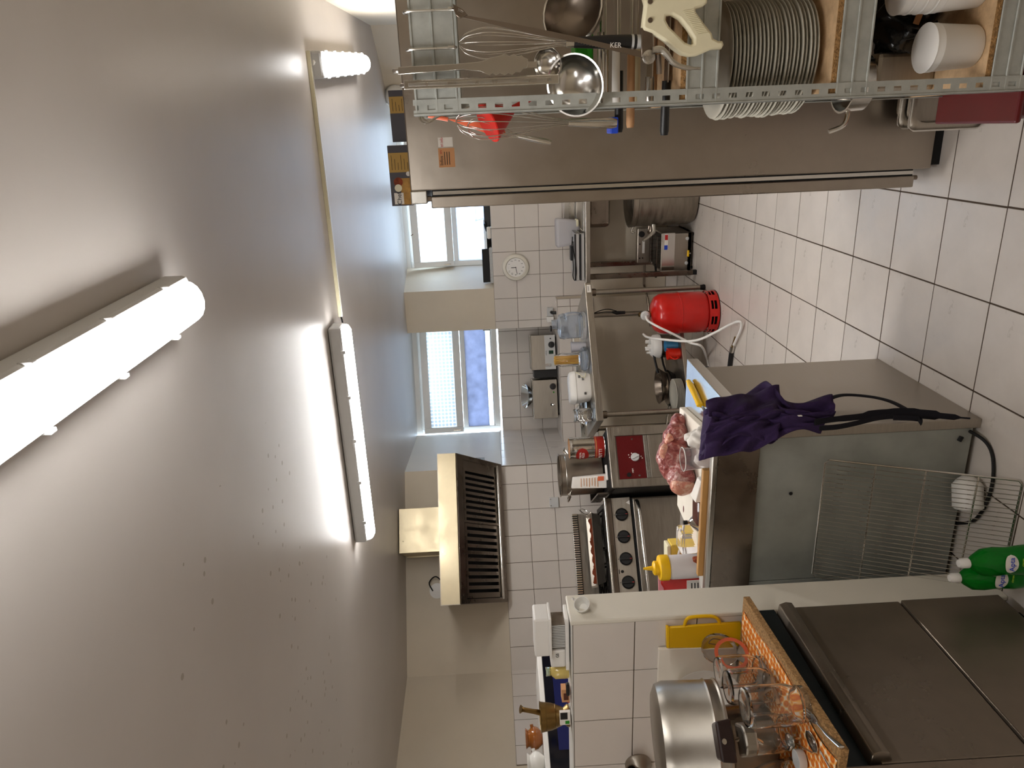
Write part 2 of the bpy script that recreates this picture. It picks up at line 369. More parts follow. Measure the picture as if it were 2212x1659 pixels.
def slab(name, pts, z0, z1, m='paint_beige', parent=None):
    o = MB().prism(pts, z0, z1).obj(name, m, parent)
    if parent is None: struct(o)
    return o
def wall_pts(p, q, th):      # p->q with the room on the right hand... th is pushed away from the camera side
    p = V(*p); q = V(*q); d = (q-p).normalized(); n = V(-d.y, d.x)
    if n.dot(V(-1.2, 2.5)-p) > 0: n = -n
    return [p, q, q+n*th, p+n*th]
TILE = .197
_tm = {}
def tiles(wall, p, q, phase, ztop, rows, first_h=TILE, flip=False):
    """tile a wall face from p to q; columns break at phase + k*TILE, rows hang from ztop"""
    p = V(*p); q = V(*q); L_ = (q-p).length; d = (q-p).normalized(); n = V(-d.y, d.x)
    if (n.dot(V(-1.2, 2.5)-p) < 0) != flip: n = -n
    g = .0035
    zb = ztop-first_h-(rows-1)*TILE
    # local +y must point away from the room so that -y is the front face
    dd = d if V(-d.y, d.x).dot(n) < 0 else -d
    base = p
    a = p+n*0; b = q
    gr = MB().hexa([V(p.x, p.y, zb), V(q.x, q.y, zb), V(q.x+n.x*.006, q.y+n.y*.006, zb), V(p.x+n.x*.006, p.y+n.y*.006, zb)],
                   [V(p.x, p.y, ztop), V(q.x, q.y, ztop), V(q.x+n.x*.006, q.y+n.y*.006, ztop), V(p.x+n.x*.006, p.y+n.y*.006, ztop)]).obj('grout', 'wall_grout', wall)
    cuts = [0]+[phase+k*TILE for k in range(-1, 60) if .01 < phase+k*TILE < L_-.01]+[L_]
    zz = ztop
    for r_ in range(rows):
        h = first_h if r_ == 0 else TILE
        for c0_, c1_ in zip(cuts, cuts[1:]):
            if c1_-c0_ < .012: continue
            key = (round(c1_-c0_-g, 3), round(h-g, 3))
            if key not in _tm: _tm[key] = MB().box((-key[0]/2, -.008, -key[1]/2), (key[0]/2, 0, key[1]/2)).obj('wall_tile', 'wall_tile', wall, bevel=.0015); o = _tm[key]
            else: o = _tm[key].copy(); C.objects.link(o); o.parent = wall
            c = p+d*((c0_+c1_)/2)+n*.002
            o.location = (c.x, c.y, zz-h/2); o.rotation_euler = (0, 0, math.atan2(dd.y, dd.x))
        zz -= h
P_R, P_RC, P_D = (.62, 3.9), (.705, 5.52), (.30, 6.04)
wall_right = struct(MB().prism([(.62, -1.7), (.62, 3.9), (.705, 5.52), (.95, 5.52), (.95, -1.7)], 0, CEIL).obj('wall_right', 'paint_beige'))
slab('wall_corner', [(.705, 5.52), (.42, 5.92), (.30, 6.04), (.30, 6.6), (.95, 6.6), (.95, 5.52)], 0, CEIL)
wb = slab('wall_back', [(.30, 6.02), (-1.63, 6.02), (-1.63, 6.55), (.30, 6.55)], 0, 1.565)
slab('wall_column', [(-1.63, 6.02), (-1.272, 6.02), (-1.145, 6.43), (-1.145, 6.55), (-1.63, 6.55)], 1.565, CEIL, 'paint_beige')
slab('wall_jamb', [(.30, 6.02), (.22, 6.02), (.16, 6.43), (.16, 6.55), (.30, 6.55)], 1.565, CEIL)
tiles(wb, (.30, 6.02), (-1.63, 6.02), .30+.773-5*TILE, 1.565, 4)
wl = slab('wall_back_left', wall_pts((-1.63, 6.32), (-2.61, 6.06), .25), 0, 1.545)
tiles(wl, (-1.63, 6.32), (-2.61, 6.06), .30-TILE, 1.545, 3, .168)
wr = slab('wall_reveal', wall_pts((-2.61, 6.06), (-2.476, 5.05), .12), 0, CEIL, 'paint_white')  # whiter coat than its neighbours puts the window light into the colour
tiles(wr, (-2.476, 5.05), (-2.61, 6.06), .205-TILE*0, 1.578, 4)
wh = slab('wall_hood', wall_pts((-2.476, 5.05), (-3.67, 4.17), .12), 0, CEIL)
tiles(wh, (-2.476, 5.05), (-3.67, 4.17), .140, 1.580, 5)
wc = slab('wall_left', [(-3.67, 4.17), (-3.72, 3.4), (-3.9, -1.7), (-4.05, -1.7), (-4.05, 4.3), (-3.70, 4.3)], 0, CEIL)
tiles(wc, (-3.67, 4.17), (-3.72, 3.4), .042, 1.580, 3)
slab('wall_near', [(-4.05, -1.75), (.95, -1.75), (.95, -1.65), (-4.05, -1.65)], 0, CEIL)
# plinth tiles along the foot of the back wall
sk = struct(box('baseboard_back', 'wall_grout', None, (-1.63, 6.012, 0), (.28, 6.022, .10)))
for k in range(8):
    x0 = .28-.24*k; box('plinth_tile', 'wall_tile', sk, (max(x0-.236, -1.628), 6.006, .004), (x0, 6.014, .098), bevel=.001)
# the tiled ledge that carries the counter-top fryers
LA, LB = V(-1.37, 5.92), V(-2.56, 5.60)
ledge = slab('wall_ledge', [LA, LB, V(-2.595, 6.05), V(-1.64, 6.30), V(-1.64, 6.018), V(-1.37, 6.018)], .0, 1.040)
tiles(ledge, LA, LB, .065, 1.040, 2, .11)
MB().prism([LA, LB, V(-2.595, 6.05), V(-1.64, 6.30), V(-1.64, 6.018), V(-1.37, 6.018)], 1.040, 1.046).obj('ledge_top', 'wall_tile', ledge, bevel=.002)
# ---- windows
def window(name, origin, ang, W, z0, z1, lights, open_top=0.0):
    """white plastic window seen from its room side (local -y); lights: list of (x0,x1,upper material,[lower materials])"""
    e = bpy.data.objects.new(name, None); link(e); e.location = (origin[0], origin[1], 0); e.rotation_euler = (0, 0, ang); struct(e)
    f = MB(); t = .05
    f.box((0, 0, z0), (t, .06, z1)); f.box((W-t, 0, z0), (W, .06, z1)); f.box((t, 0, z0), (W-t, .06, z0+t)); f.box((t, 0, z1-t), (W-t, .06, z1))
    zt = z0+(z1-z0)*.44
    f.box((t, 0, zt-.022), (W-t, .06, zt+.022))
    for a, b, *_ in lights[1:]: f.box((a-.02, 0, z0+t), (a+.02, .06, z1-t))
    f.obj('window_frame', 'pvc_white', e, bevel=.004)
    for a, b, mu, ml in lights:
        # upper sash, hinged at its foot and tipped into the room
        s = MB(); w2 = .062
        s.box((a+.012, -.05, 0), (a+w2, 0, z1-zt-.05)); s.box((b-w2, -.05, 0), (b-.012, 0, z1-zt-.05))
        s.box((a+w2, -.05, 0), (b-w2, 0, w2)); s.box((a+w2, -.05, z1-zt-.05-w2), (b-w2, 0, z1-zt-.05))
        sash = s.obj('sash', 'pvc_white', e, bevel=.004, loc=(0, 0, zt+.024), rot=(open_top, 0, 0))
        MB().box((a+w2, -.028, w2), (b-w2, -.022, z1-zt-.05-w2)).obj('pane', mu, sash)
        tube('hinge', 'steel_bright', sash, [(a+.03, -.055, .03), (a+.03, -.055, .09)], .006)
        za = z0+t; n = len(ml)
        for q, (m_, fr) in enumerate(ml):
            zb = za+(zt-.022-z0-t)*fr
            box('pane', m_, e, (a+(.05 if a < .01 else .02), .027, za), (b-.05 if b > W-.01 else b-.02, .033, zb)); za = zb
        box('bead', 'pvc_white', e, (a+.05, .012, z0+t-.001), (b-.05, .026, z0+t+.012))
    return e
w1 = window('window_1', (-1.145, 6.44), 0, 1.305, 1.566, 2.29, [(0, .66, 'pane_white', [('pane_pale', 1)]), (.66, 1.305, 'pane_white', [('pane_pale', 1)])], open_top=.10)
box('trim_1', 'pvc_white', None, (-1.145, 6.43, 2.291), (.16, 6.50, CEIL-.001)); struct(bpy.data.objects['trim_1'])
tube('window_stay', 'steel_dark', w1, [(.30, -.09, .70+1.56), (.34, -.055, .64+1.56)], .004)
aW = math.atan2(.26, .98)
dW = V(-.9666, -.2564); nW = V(.2564, -.9666)
o2 = V(-2.61, 6.06)-nW*.05
w2 = window('window_2', (o2.x, o2.y), aW, 1.0, 1.560, 2.285, [(0, 1.0, 'pane_dots', [('pane_mesh', .22), ('pane_blue', .78)])], open_top=.035)
MB().hexa([V(-2.61, 6.06, 2.286)-V(nW.x, nW.y, 0)*.04, V(-1.63, 6.32, 2.286)-V(nW.x, nW.y, 0)*.04, V(-1.63, 6.32, 2.286)-V(nW.x, nW.y, 0)*.12, V(-2.61, 6.06, 2.286)-V(nW.x, nW.y, 0)*.12],
          [V(-2.61, 6.06, CEIL)-V(nW.x, nW.y, 0)*.04, V(-1.63, 6.32, CEIL)-V(nW.x, nW.y, 0)*.04, V(-1.63, 6.32, CEIL)-V(nW.x, nW.y, 0)*.12, V(-2.61, 6.06, CEIL)-V(nW.x, nW.y, 0)*.12]).obj('trim_2', 'pvc_white'); struct(bpy.data.objects['trim_2'])
tube('window_handle', 'steel_bright', w2, [(.93, -.01, 1.62), (.93, -.04, 1.62), (.93, -.04, 1.68)], .007)
# the low tiled partition on the left
part = slab('wall_partition', [(-1.462, 1.872), (-1.462, 1.992), (-3.80, 1.992), (-3.80, 1.872)], 0, 1.392, 'paint_white')
tiles(part, (-1.468, 1.872), (-3.0, 1.872), .0+TILE, 1.388, 7, flip=True)
box('edge_trim', 'trim_white', part, (-1.476, 1.860, 0), (-1.460, 1.996, 1.396), bevel=.004)
# ---- ceiling lights
def tube_light(x0, y0, x1, y1, label, z=CEIL, clips=5, cover='lamp_cover'):
    p = V(x0, y0); q = V(x1, y1); L_ = (q-p).length; a = math.atan2(q.y-p.y, q.x-p.x)
    t = thing('ceiling_light', label, 'ceiling light', (p.x, p.y, z), a, 'tube lights on the ceiling')
    MB().box((-.004, -.056, -.064), (L_+.004, .056, -.002)).obj('housing', 'grey_plastic', t, bevel=.012)
    prof = [(.046*math.cos(PI*k/8)*-1, -.062-.034*math.sin(PI*k/8)) for k in range(9)]
    mb = MB(); n = len(prof); xs = [.0, .02, L_-.02, L_]
    vs = []; 
    for i, xx in enumerate(xs):
        k = .72 if i in (0, 3) else 1
        vs += [V(xx, yy*k, -.062+(zz+.062)*k) for yy, zz in prof]
    fs = [(i*n+j, i*n+j+1, (i+1)*n+j+1, (i+1)*n+j) for i in range(3) for j in range(n-1)]+[tuple(range(n)), tuple(range(4*n-1, 3*n-1, -1))]
    mb.add(vs, fs).obj('diffuser', cover, t, smooth=True)
    tube('lamp_tube', 'lamp_glow', t, [(.06, 0, -.078), (L_-.06, 0, -.078)], .013, seg=10)
    for i in range(clips):
        xx = L_*(i+.5)/clips
        for s_ in (-1, 1): box('clip', 'grey_plastic', t, (xx-.008, s_*.054-.004, -.070), (xx+.008, s_*.054+.004, -.048), bevel=.002)
    return t
LC = (1, .98, .96, 1)
emis('lamp_cover', LC, LAMP_POWER); emis('lamp_cover_dim', LC, LAMP_POWER*.55); emis('lamp_glow', LC, LAMP_POWER)  # second cover only emits less, keeping the ceiling calmer; no wear
tube_light(-.335, 1.62, -.36, .42, 'near tube light overhead, the largest of the three', cover='lamp_cover_dim')
tube_light(-2.9, -.35, -1.7, -.35, 'added tube light behind the viewer, unseen, filling the foreground', cover='lamp_cover_dim')  # added lamp, never in view, put in to brighten the foreground
tube_light(-.81, 3.17, -1.90, 3.17, 'long tube light running across the ceiling before the hood')
tube_light(.29, 3.40, .395, 4.66, 'short-looking tube light above the refrigerator', clips=6, cover='lamp_cover_dim')
cl = thing('cable_trunking', 'thin cream cable trunking running across the ceiling between two lights', 'trunking', (0, 0, 0))
box('trunking', 'cream_plastic', cl, (-.82, 3.385, CEIL-.016), (.345, 3.407, CEIL), bevel=.002)
box('trunking_cover', 'white_plastic', cl, (-.82, 3.390, CEIL-.019), (.345, 3.402, CEIL-.015))
tube('cable', 'black_rubber', cl, [(-.82, 3.395, CEIL-.01), (-.85, 3.36, CEIL-.02), (-.815, 3.20, CEIL-.03)], .004, smooth=6)
tube('conduit', 'white_plastic', cl, [(.30, 3.396, CEIL-.02), (.30, 3.41, CEIL-.03)], .013)
bl = thing('bulkhead_lamp', 'round white glass bulkhead lamp high in the corner above the refrigerator', 'wall lamp', (.27, 6.02, 2.25))
lathe('lamp_base', 'grey_plastic', bl, [(.075, 0), (.085, .02), (.08, .03)], rot=(PI/2, 0, 0))
lathe('lamp_dome', 'porcelain', bl, [(.078, .028), (.074, .06), (.05, .085), (0, .095)], rot=(PI/2, 0, 0))
# ---------------------------------------------------------------- refrigerator
fr = thing('refrigerator', 'tall stainless steel upright refrigerator on the right, its side towards the camera', 'refrigerator', (-.19, 2.56, 0))
FD = .76
box('body', 'steel_fridge', fr, (0, 0, .035), (.74, FD, 1.85), bevel=.004)
box('plinth', 'black_rubber', fr, (.012, .012, .0), (.72, FD-.012, .036))
box('top_panel', 'steel', fr, (-.045, .0, 1.795), (.0, FD, 1.852), bevel=.004)
dr = box('door', 'steel_fridge', fr, (-.062, .006, .085), (-.022, FD-.006, 1.783), bevel=.004)
box('door_gasket', 'black_rubber', dr, (-.022, .012, .09), (-.0005, FD-.012, 1.778))
box('door_edge', 'steel_bright', dr, (-.017, .009, .09), (-.005, .012, 1.775))
tube('hinge', 'steel_dark', dr, [(-.03, .02, 1.783), (-.03, .02, 1.797)], .010)
tube('hinge', 'steel_dark', dr, [(-.03, .02, .07), (-.03, .02, .086)], .008)
s1 = box('sticker', 'paper', fr, tuple(onY(947, 318, 2.56)-V(-.19, 2.56, 0)-V(0, .0008, 0)), tuple(onY(977, 296, 2.56)-V(-.19, 2.56, 0)))
s1['label'] = 'small white sticker'
text('sticker_text', 'tri info', .014, 'red_ink', s1, ((s1.bound_box[0][0]+s1.bound_box[6][0])/2, -.0013, s1.bound_box[6][2]-.012), (PI/2, 0, 0), sx=.8)
p, q = onY(949, 362, 2.56)-V(-.19, 2.56, 0), onY(981, 319, 2.56)-V(-.19, 2.56, 0)
s2 = box('sticker', 'card_tan', fr, (p.x, -.0008, q.z), (q.x, 0, p.z)); s2['label'] = 'orange recycling information label'
text('sticker_text', 'Infos', .016, 'ink', s2, (p.x+.022, -.0013, p.z-.010), (PI/2, 0, 0))
text('sticker_text', 'tri', .012, 'red_ink', s2, (p.x+.050, -.0013, p.z-.009), (PI/2, 0, 0))
for k in range(3): box('print_line', 'ink', s2, (p.x+.008, -.0012, p.z-.022-.008*k), (q.x-.012, -.0008, p.z-.0195-.008*k))
# ---------------------------------------------------------------- storage rack in front of it
RY, RB, RX0, RX1 = 1.70, 2.03, .033, .58
rk = thing('storage_rack', 'galvanised slotted-angle storage rack with chipboard shelves, right foreground', 'storage rack', (0, 0, 0))
def upright(x, y, sx, sy):
    o = MB(); z = .0; pitch = .0372; H = 1.742; t_ = .002; w_ = .034; hole = .018; hh = .010
    # slotted flange facing the camera: strips round a column of holes
    x0, x1 = (x, x+sx*w_) if sx > 0 else (x-w_, x)
    xm = (x0+x1)/2
    ya, yb = y, y+sy*t_
    ya, yb = min(ya, yb), max(ya, yb)
    o.box((x0, ya, 0), (xm-hh/2, yb, H)); o.box((xm+hh/2, ya, 0), (x1, yb, H))
    k = 0; zz = 0
    while zz < H-.001:
        z2 = min(zz+pitch-hole, H); o.box((xm-hh/2, ya, zz), (xm+hh/2, yb, z2)); zz += pitch
    # return flange
    xs = x0 if sx > 0 else x1
    o.box((min(xs, xs+sx*t_), min(y, y+sy*.036), 0), (max(xs, xs+sx*t_), max(y, y+sy*.036), H))
    o.tube([(xs+sx*.003, y-.0005 if sy > 0 else y+.0005, 0), (xs+sx*.003, y-.0005 if sy > 0 else y+.0005, H)], .0025, seg=6)
    return o.obj('upright', 'galv_rack', rk)
upright(RX0, RY, 1, 1); upright(RX1, RY, -1, 1); upright(RX0, RB, 1, -1); upright(RX1, RB, -1, -1)
def beam(z, h, y, sg):
    o = MB(); o.box((RX0+.004, y, z), (RX1-.004, y+sg*.0015, z+h)) if sg > 0 else o.box((RX0+.004, y+sg*.0015, z), (RX1-.004, y, z+h))
    for f in (.0, .5, 1.0):
        zz = z+h*f; o.tube([(RX0+.004, y-sg*.001, zz), (RX1-.004, y-sg*.001, zz)], .0028, seg=6)
    o.box((RX0+.004, min(y, y+sg*.028), z-.0005), (RX1-.004, max(y, y+sg*.028), z+.001))
    return o.obj('beam', 'galv_rack', rk, smooth=True)
SH = (.462, .812, 1.150)
for z in SH:
    beam(z-.080, .066, RY+.003, 1); beam(z-.080, .066, RB-.003, -1)
    for xx in (RX0+.004, RX1-.006): box('side_beam', 'galv_rack', rk, (xx, RY+.004, z-.080), (xx+.0015, RB-.004, z-.016))
    sh = box('shelf', 'chipboard', rk, (RX0+.002, RY+.006, z-.0125), (RX1-.003, RB-.006, z))
    box('shelf_edge', 'chip_edge', sh, (RX0+.003, RY+.0048, z-.0122), (RX1-.004, RY+.0062, z-.0004))
beam(1.645, .09, RY+.003, 1); beam(1.645, .09, RB-.003, -1)
# ---------------------------------------------------------------- refrigerated counter in the middle
KX, KY0, KY1, KL = -.960, 2.125, 2.83, -2.20
WT = .785
kc = thing('counter_cabinet', 'stainless steel refrigerated counter with galvanised back, in the middle of the room', 'counter', (KX, KY0, 0))
W_ = KX-KL
box('body', 'steel_fridge', kc, (-W_, .02, .09), (-.004, KY1-KY0-.045, WT-.045), bevel=.003)
box('side_panel', 'steel_brushed', kc, (-.004, .004, .0), (.0, KY1-KY0-.045, WT-.045), bevel=.002)
box('side_flange', 'steel_brushed', kc, (-.032, .0, .0), (.0, .004, WT-.04), bevel=.002)
box('plinth', 'black_rubber', kc, (-W_+.05, .06, 0), (-.02, KY1-KY0-.10, .09))
for k in range(3):
    d0 = -W_+.02+k*(W_-.03)/3
    dd = box('door', 'steel_brushed', kc, (d0, KY1-KY0-.043, .10), (d0+(W_-.03)/3-.008, KY1-KY0-.004, WT-.05), bevel=.003)
    box('handle', 'black_plastic', dd, (d0+.03, KY1-KY0-.005, WT-.09), (d0+.40, KY1-KY0+.004, WT-.07))
top = box('worktop', 'steel_bright', kc, (-W_-.01, .012, WT-.045), (.022, KY1-KY0+.012, WT), bevel=.003)
up = box('upstand', 'steel_dark', kc, (-W_-.01, -.010, WT-.05), (.022, .012, .892), bevel=.003)
box('upstand_lip', 'steel', up, (-W_-.01, -.0135, .874), (.022, .014, .894), bevel=.004)
for a, b in ((-.585, -.034), (-W_+.02, -.588)): box('back_panel', 'galvanised', kc, (a, .006, .02), (b, .016, .752), bevel=.002)
bp = box('upstand_face', 'steel_dark', up, (-W_, -.0125, .752), (-.012, -.0105, .874))
slot = tube('slot', 'black_rubber', kc, [(-.062, .0055, .055), (-.078, .0055, .062)], .008, flat=1); slot['label'] = 'dark keyhole slot'
lathe('screw_hole', 'black_rubber', kc, [(.006, 0), (.006, .002)], loc=tuple(onY(1708, 1066, KY0+.004)-V(KX, KY0, 0)), rot=(PI/2, 0, 0), seg=14)
# ---------------------------------------------------------------- steel work table at the back
ta = math.atan2(.63, .907)      # it stands askew, in line with the cooking range
TE = V(-1.093, 5.205); TD = V(-math.cos(ta), -math.sin(ta)); TN = V(-math.sin(ta)*1.0, math.cos(ta))
tb = thing('work_table', 'stainless steel work table with lower shelf standing askew at the back', 'table', (TE.x, TE.y, 0), PI+ta)
TL, TW, TZ = 1.04, .60, .900     # local: x along the front to the left, y = -depth
box('table_top', 'steel_brushed', tb, (0, -TW, TZ-.050), (TL, 0, TZ), bevel=.004)
box('upstand', 'steel', tb, (.10, -TW-.012, TZ-.02), (TL, -TW, TZ+.045), bevel=.002)
for xx, yy in ((.055, -.055), (TL-.055, -.055), (.055, -TW+.055), (TL-.055, -TW+.055)):
    lg = tube('leg', 'steel_brushed', tb, [(xx, yy, .04), (xx, yy, TZ-.05)], .019, seg=16)
    lathe('leg_collar', 'steel_dark', lg, [(.026, TZ-.085), (.028, TZ-.075), (.028, TZ-.05)], loc=(xx, yy, 0), seg=16)
    lathe('foot', 'black_rubber', lg, [(.020, 0), (.022, .01), (.016, .045)], loc=(xx, yy, 0), seg=14)
LSH = .235
box('lower_shelf', 'steel_brushed', tb, (.34, -TW+.04, LSH-.030), (TL-.035, -.035, LSH), bevel=.003)
lb = box('label_plate', 'paper', tb, (.016, .0, TZ-.042), (.075, .001, TZ-.012)); 
text('label_text', 'SOFINOR', .010, 'ink', lb, (.045, .0015, TZ-.024), (PI/2, 0, PI), sx=.9)
def tp(x, y, z): 
    """pixel on a level -> table-local point"""
    p = onZ(x, y, z); return tb.matrix_basis.inverted() @ p if False else p
# ---------------------------------------------------------------- range against the hood wall
HA = math.atan2(.594, .805); H0 = V(-2.476, 5.05)
def hood_thing(name, label, cat, s, o, z=0):   # local x along the wall to the left, y = towards the room
    p = H0+V(-.805, -.594)*s+V(.594, -.805)*o
    return thing(name, label, cat, (p.x, p.y, z), PI+HA)
gd = hood_thing('griddle', 'steel griddle unit with dark red control panel beside the stove', 'griddle', -.05, .30)
GW, GD, GZ = .398, .66, .885
box('body', 'steel_brushed', gd, (.0, 0, .12), (GW, GD-.02, GZ-.05), bevel=.003)
box('side_skin', 'black_iron', gd, (GW, .02, .12), (GW+.002, GD-.03, GZ-.03))
box('frame_stile', 'steel_brushed', gd, (0, GD-.022, .12), (.060, GD-.004, GZ-.048), bevel=.002)
box('frame_stile', 'steel_brushed', gd, (GW-.052, GD-.022, .12), (GW, GD-.004, GZ-.048), bevel=.002)
box('top_rail', 'steel_brushed', gd, (0, GD-.025, GZ-.050), (GW, GD, GZ-.004), bevel=.004)
pn = box('control_panel', 'dark_red', gd, (.062, GD-.022, GZ-.235), (GW-.054, GD-.012, GZ-.060), bevel=.001)
box('panel_rail', 'steel', gd, (.062, GD-.022, GZ-.262), (GW-.054, GD-.010, GZ-.238), bevel=.002)
box('door', 'steel_brushed', gd, (.062, GD-.022, .15), (GW-.054, GD-.012, GZ-.266), bevel=.002)
kn = lathe('knob', 'grey_plastic', pn, [(.027, 0), (.027, .010), (.023, .016), (0, .016)], loc=(.205, GD-.012, GZ-.172), rot=(-PI/2, 0, 0))
box('knob_grip', 'grey_plastic', kn, (-.006, -.026, .014), (.006, .026, .028), bevel=.003); kn.rotation_euler = (-PI/2, .4, 0)
lathe('igniter', 'black_plastic', pn, [(.014, 0), (.014, .006), (0, .006)], loc=(.318, GD-.012, GZ-.122), rot=(-PI/2, 0, 0), seg=16)
for a, b in ((.085, -.165), (.325, -.190)): lathe('screw', 'steel_bright', pn, [(.007, 0), (.005, .003), (0, .003)], loc=(a, GD-.012, GZ+b), rot=(-PI/2, 0, 0), seg=12)
for a, b in ((.165, -.135), (.182, -.140), (.155, -.155), (.178, -.215), (.19, -.222)): box('dial_mark', 'paper', pn, (a+.02, GD-.0122, GZ+b), (a+.026, GD-.0115, GZ+b+.006))
text('panel_text', 'MBM', .014, 'paper', pn, (.292, GD-.0114, GZ-.150), (-PI/2, PI, 0))
gp = box('griddle_plate', 'black_iron', gd, (.012, .02, GZ-.02), (GW-.004, GD-.03, GZ), bevel=.004)
ribs = MB()
for k in range(34): ribs.box((.022, .05+k*.0165, GZ), (GW-.014, .057+k*.0165, GZ+.004))
ribs.obj('ribs', 'black_iron', gp)
sp = MB(); sp.box((.0, .005, GZ-.01), (.012, GD-.30, GZ+.055)); sp.box((GW-.004, .005, GZ-.01), (GW+.006, GD-.22, GZ+.06)); sp.box((0, 0, GZ-.01), (GW, .012, GZ+.06)); sp.obj('splash_guard', 'steel_dark', gd)
for xx in (.05, GW-.05):
    for yy in (.05, GD-.08): tube('leg', 'steel_brushed', gd, [(xx, yy, 0), (xx, yy, .125)], .02, seg=12)
# stove
st = hood_thing('stove', 'stainless gas stove with five black knobs below the hood', 'stove', .372, .03)
SW, SD, SZ = .95, .65, .90
box('body', 'steel_fridge', st, (0, .0, .12), (SW, SD-.05, SZ-.03), bevel=.003)
box('hob_tray', 'black_iron', st, (.012, .06, SZ-.045), (SW-.012, SD-.03, SZ-.022))
tube('front_rail', 'steel_bright', st, [(0, SD-.005, SZ-.005), (SW, SD-.005, SZ-.005)], .011, seg=12)
box('front_apron', 'steel_dark', st, (0, SD-.03, SZ-.045), (SW, SD-.004, SZ-.012), bevel=.004)
cp = MB().hexa([V(0, SD-.05, SZ-.175), V(SW, SD-.05, SZ-.175), V(SW, SD-.012, SZ-.175), V(0, SD-.012, SZ-.175)],
               [V(0, SD-.05, SZ-.050), V(SW, SD-.05, SZ-.050), V(SW, SD-.028, SZ-.050), V(0, SD-.028, SZ-.050)]).obj('control_panel', 'steel_brushed', st, bevel=.002)
tilt = -math.atan2(.016, .125)
for k, xx in enumerate((.115, .262, .405, .555, .705)):
    o = lathe('knob', 'black_plastic', cp, [(.043, 0), (.043, .012), (.034, .022), (0, .022)], loc=(xx, SD-.0205, SZ-.112), rot=(-PI/2-tilt, 0, 0), seg=24)
    MB().box((-.008, -.040, .012), (.008, .038, .036)).obj('knob_grip', 'black_plastic', o, bevel=.004)
    box('knob_mark', 'red_ink', o, (-.0015, .024, .0362), (.0015, .037, .0368))
    box('dial_mark', 'ink', cp, (xx-.003, SD-.0285, SZ-.066), (xx+.003, SD-.026, SZ-.061))
for xx in (.485,): 
    lathe('igniter', 'black_plastic', cp, [(.010, 0), (.010, .006), (0, .006)], loc=(xx, SD-.0245, SZ-.080), rot=(-PI/2, 0, 0), seg=14)
    box('igniter_mark', 'ink', cp, (xx-.014, SD-.0285, SZ-.066), (xx+.014, SD-.0262, SZ-.058))
tri = MB().add([V(.022, SD-.0118, SZ-.172), V(.052, SD-.0118, SZ-.172), V(.037, SD-.0143, SZ-.146)], [(0, 1, 2)]).obj('warning_triangle', 'paper', cp)
od = box('oven_door', 'steel_brushed', st, (.012, SD-.05, .20), (SW-.10, SD-.012, SZ-.195), bevel=.003)
oh = tube('door_handle', 'steel_bright', od, [(.03, SD+.004, SZ-.215), (.10, SD+.035, SZ-.222), (.45, SD+.045, SZ-.225), (SW-.20, SD+.035, SZ-.222), (SW-.13, SD+.004, SZ-.215)], .014, seg=10, smooth=6)
box('gap', 'black_rubber', st, (.004, SD-.05, SZ-.194), (SW-.004, SD-.022, SZ-.177))
for xx in (.05, SW-.05):
    for yy in (.06, SD-.10): tube('leg', 'steel_brushed', st, [(xx, yy, 0), (xx, yy, .125)], .022, seg=12)
flue = box('flue', 'steel_brushed', st, (.03, .0, SZ-.03), (SW-.02, .035, SZ+.125), bevel=.003)
fcap = box('flue_cap', 'steel_bright', flue, (.03, .0, SZ+.125), (SW-.02, .060, SZ+.170), bevel=.004)
sl = MB()
for k in range(52): sl.box((.045+k*.0165, .0585, SZ+.128), (.053+k*.0165, .0625, SZ+.168))
sl.obj('flue_slots', 'black_rubber', flue)
for k, (xx, yy) in enumerate(((.20, .20), (.20, .47), (.55, .20), (.55, .47))):
    b_ = lathe('burner', 'black_iron', st, [(.05, SZ-.022), (.05, SZ-.012), (.03, SZ-.004), (0, SZ-.004)], loc=(xx, yy, 0), seg=20)
    g = MB()
    for a in range(4):
        c_, s_ = math.cos(a*PI/2+PI/4), math.sin(a*PI/2+PI/4)
        g.tube([(xx+c_*.03, yy+s_*.03, SZ+.008), (xx+c_*.15, yy+s_*.15, SZ+.008), (xx+c_*.16, yy+s_*.16, SZ-.02)], .006, seg=6)
    g.tube([(xx-.13, yy-.13, SZ+.006), (xx+.13, yy-.13, SZ+.006), (xx+.13, yy+.13, SZ+.006), (xx-.13, yy+.13, SZ+.006)], .007, seg=6, closed=True)
    g.obj('pan_support', 'black_iron', st)
# extractor hood
hd = hood_thing('extractor_hood', 'stainless extractor hood with baffle filters on the angled wall', 'extractor hood', 0, 0, 0)
HW, HD, ZB, ZF0, ZF1 = 1.005, .62, 1.584, 1.893, 2.022
sh = MB()
sh.add([V(0, .004, ZB), V(0, .10, ZB), V(0, HD, ZF0), V(0, HD, ZF1), V(0, .004, ZF1)], [(0, 1, 2, 3, 4)])
sh.add([V(HW, .004, ZB), V(HW, .10, ZB), V(HW, HD, ZF0), V(HW, HD, ZF1), V(HW, .004, ZF1)], [(4, 3, 2, 1, 0)])
shell = sh.obj('side_cheek', 'steel_brushed', hd, solid=.004)
box('fascia', 'hood_beige', hd, (0, HD-.02, ZF0), (HW, HD, ZF1), bevel=.003)
box('hood_top', 'steel_brushed', hd, (0, .004, ZF1-.004), (HW, HD, ZF1))
def slope(t_): return V(0, .10+(HD-.02-.10)*t_, ZB+(ZF0-ZB)*t_)
def slope_box(m_, x0, x1, t0, t1, th, up_=0.0):
    a, b = slope(t0), slope(t1); d = (b-a).normalized(); n = V(0, d.z, -d.y)
    return m_.hexa([V(x0, a.y, a.z)+n*up_, V(x1, a.y, a.z)+n*up_, V(x1, b.y, b.z)+n*up_, V(x0, b.y, b.z)+n*up_],
                   [V(x0, a.y, a.z)+n*(up_+th), V(x1, a.y, a.z)+n*(up_+th), V(x1, b.y, b.z)+n*(up_+th), V(x0, b.y, b.z)+n*(up_+th)])
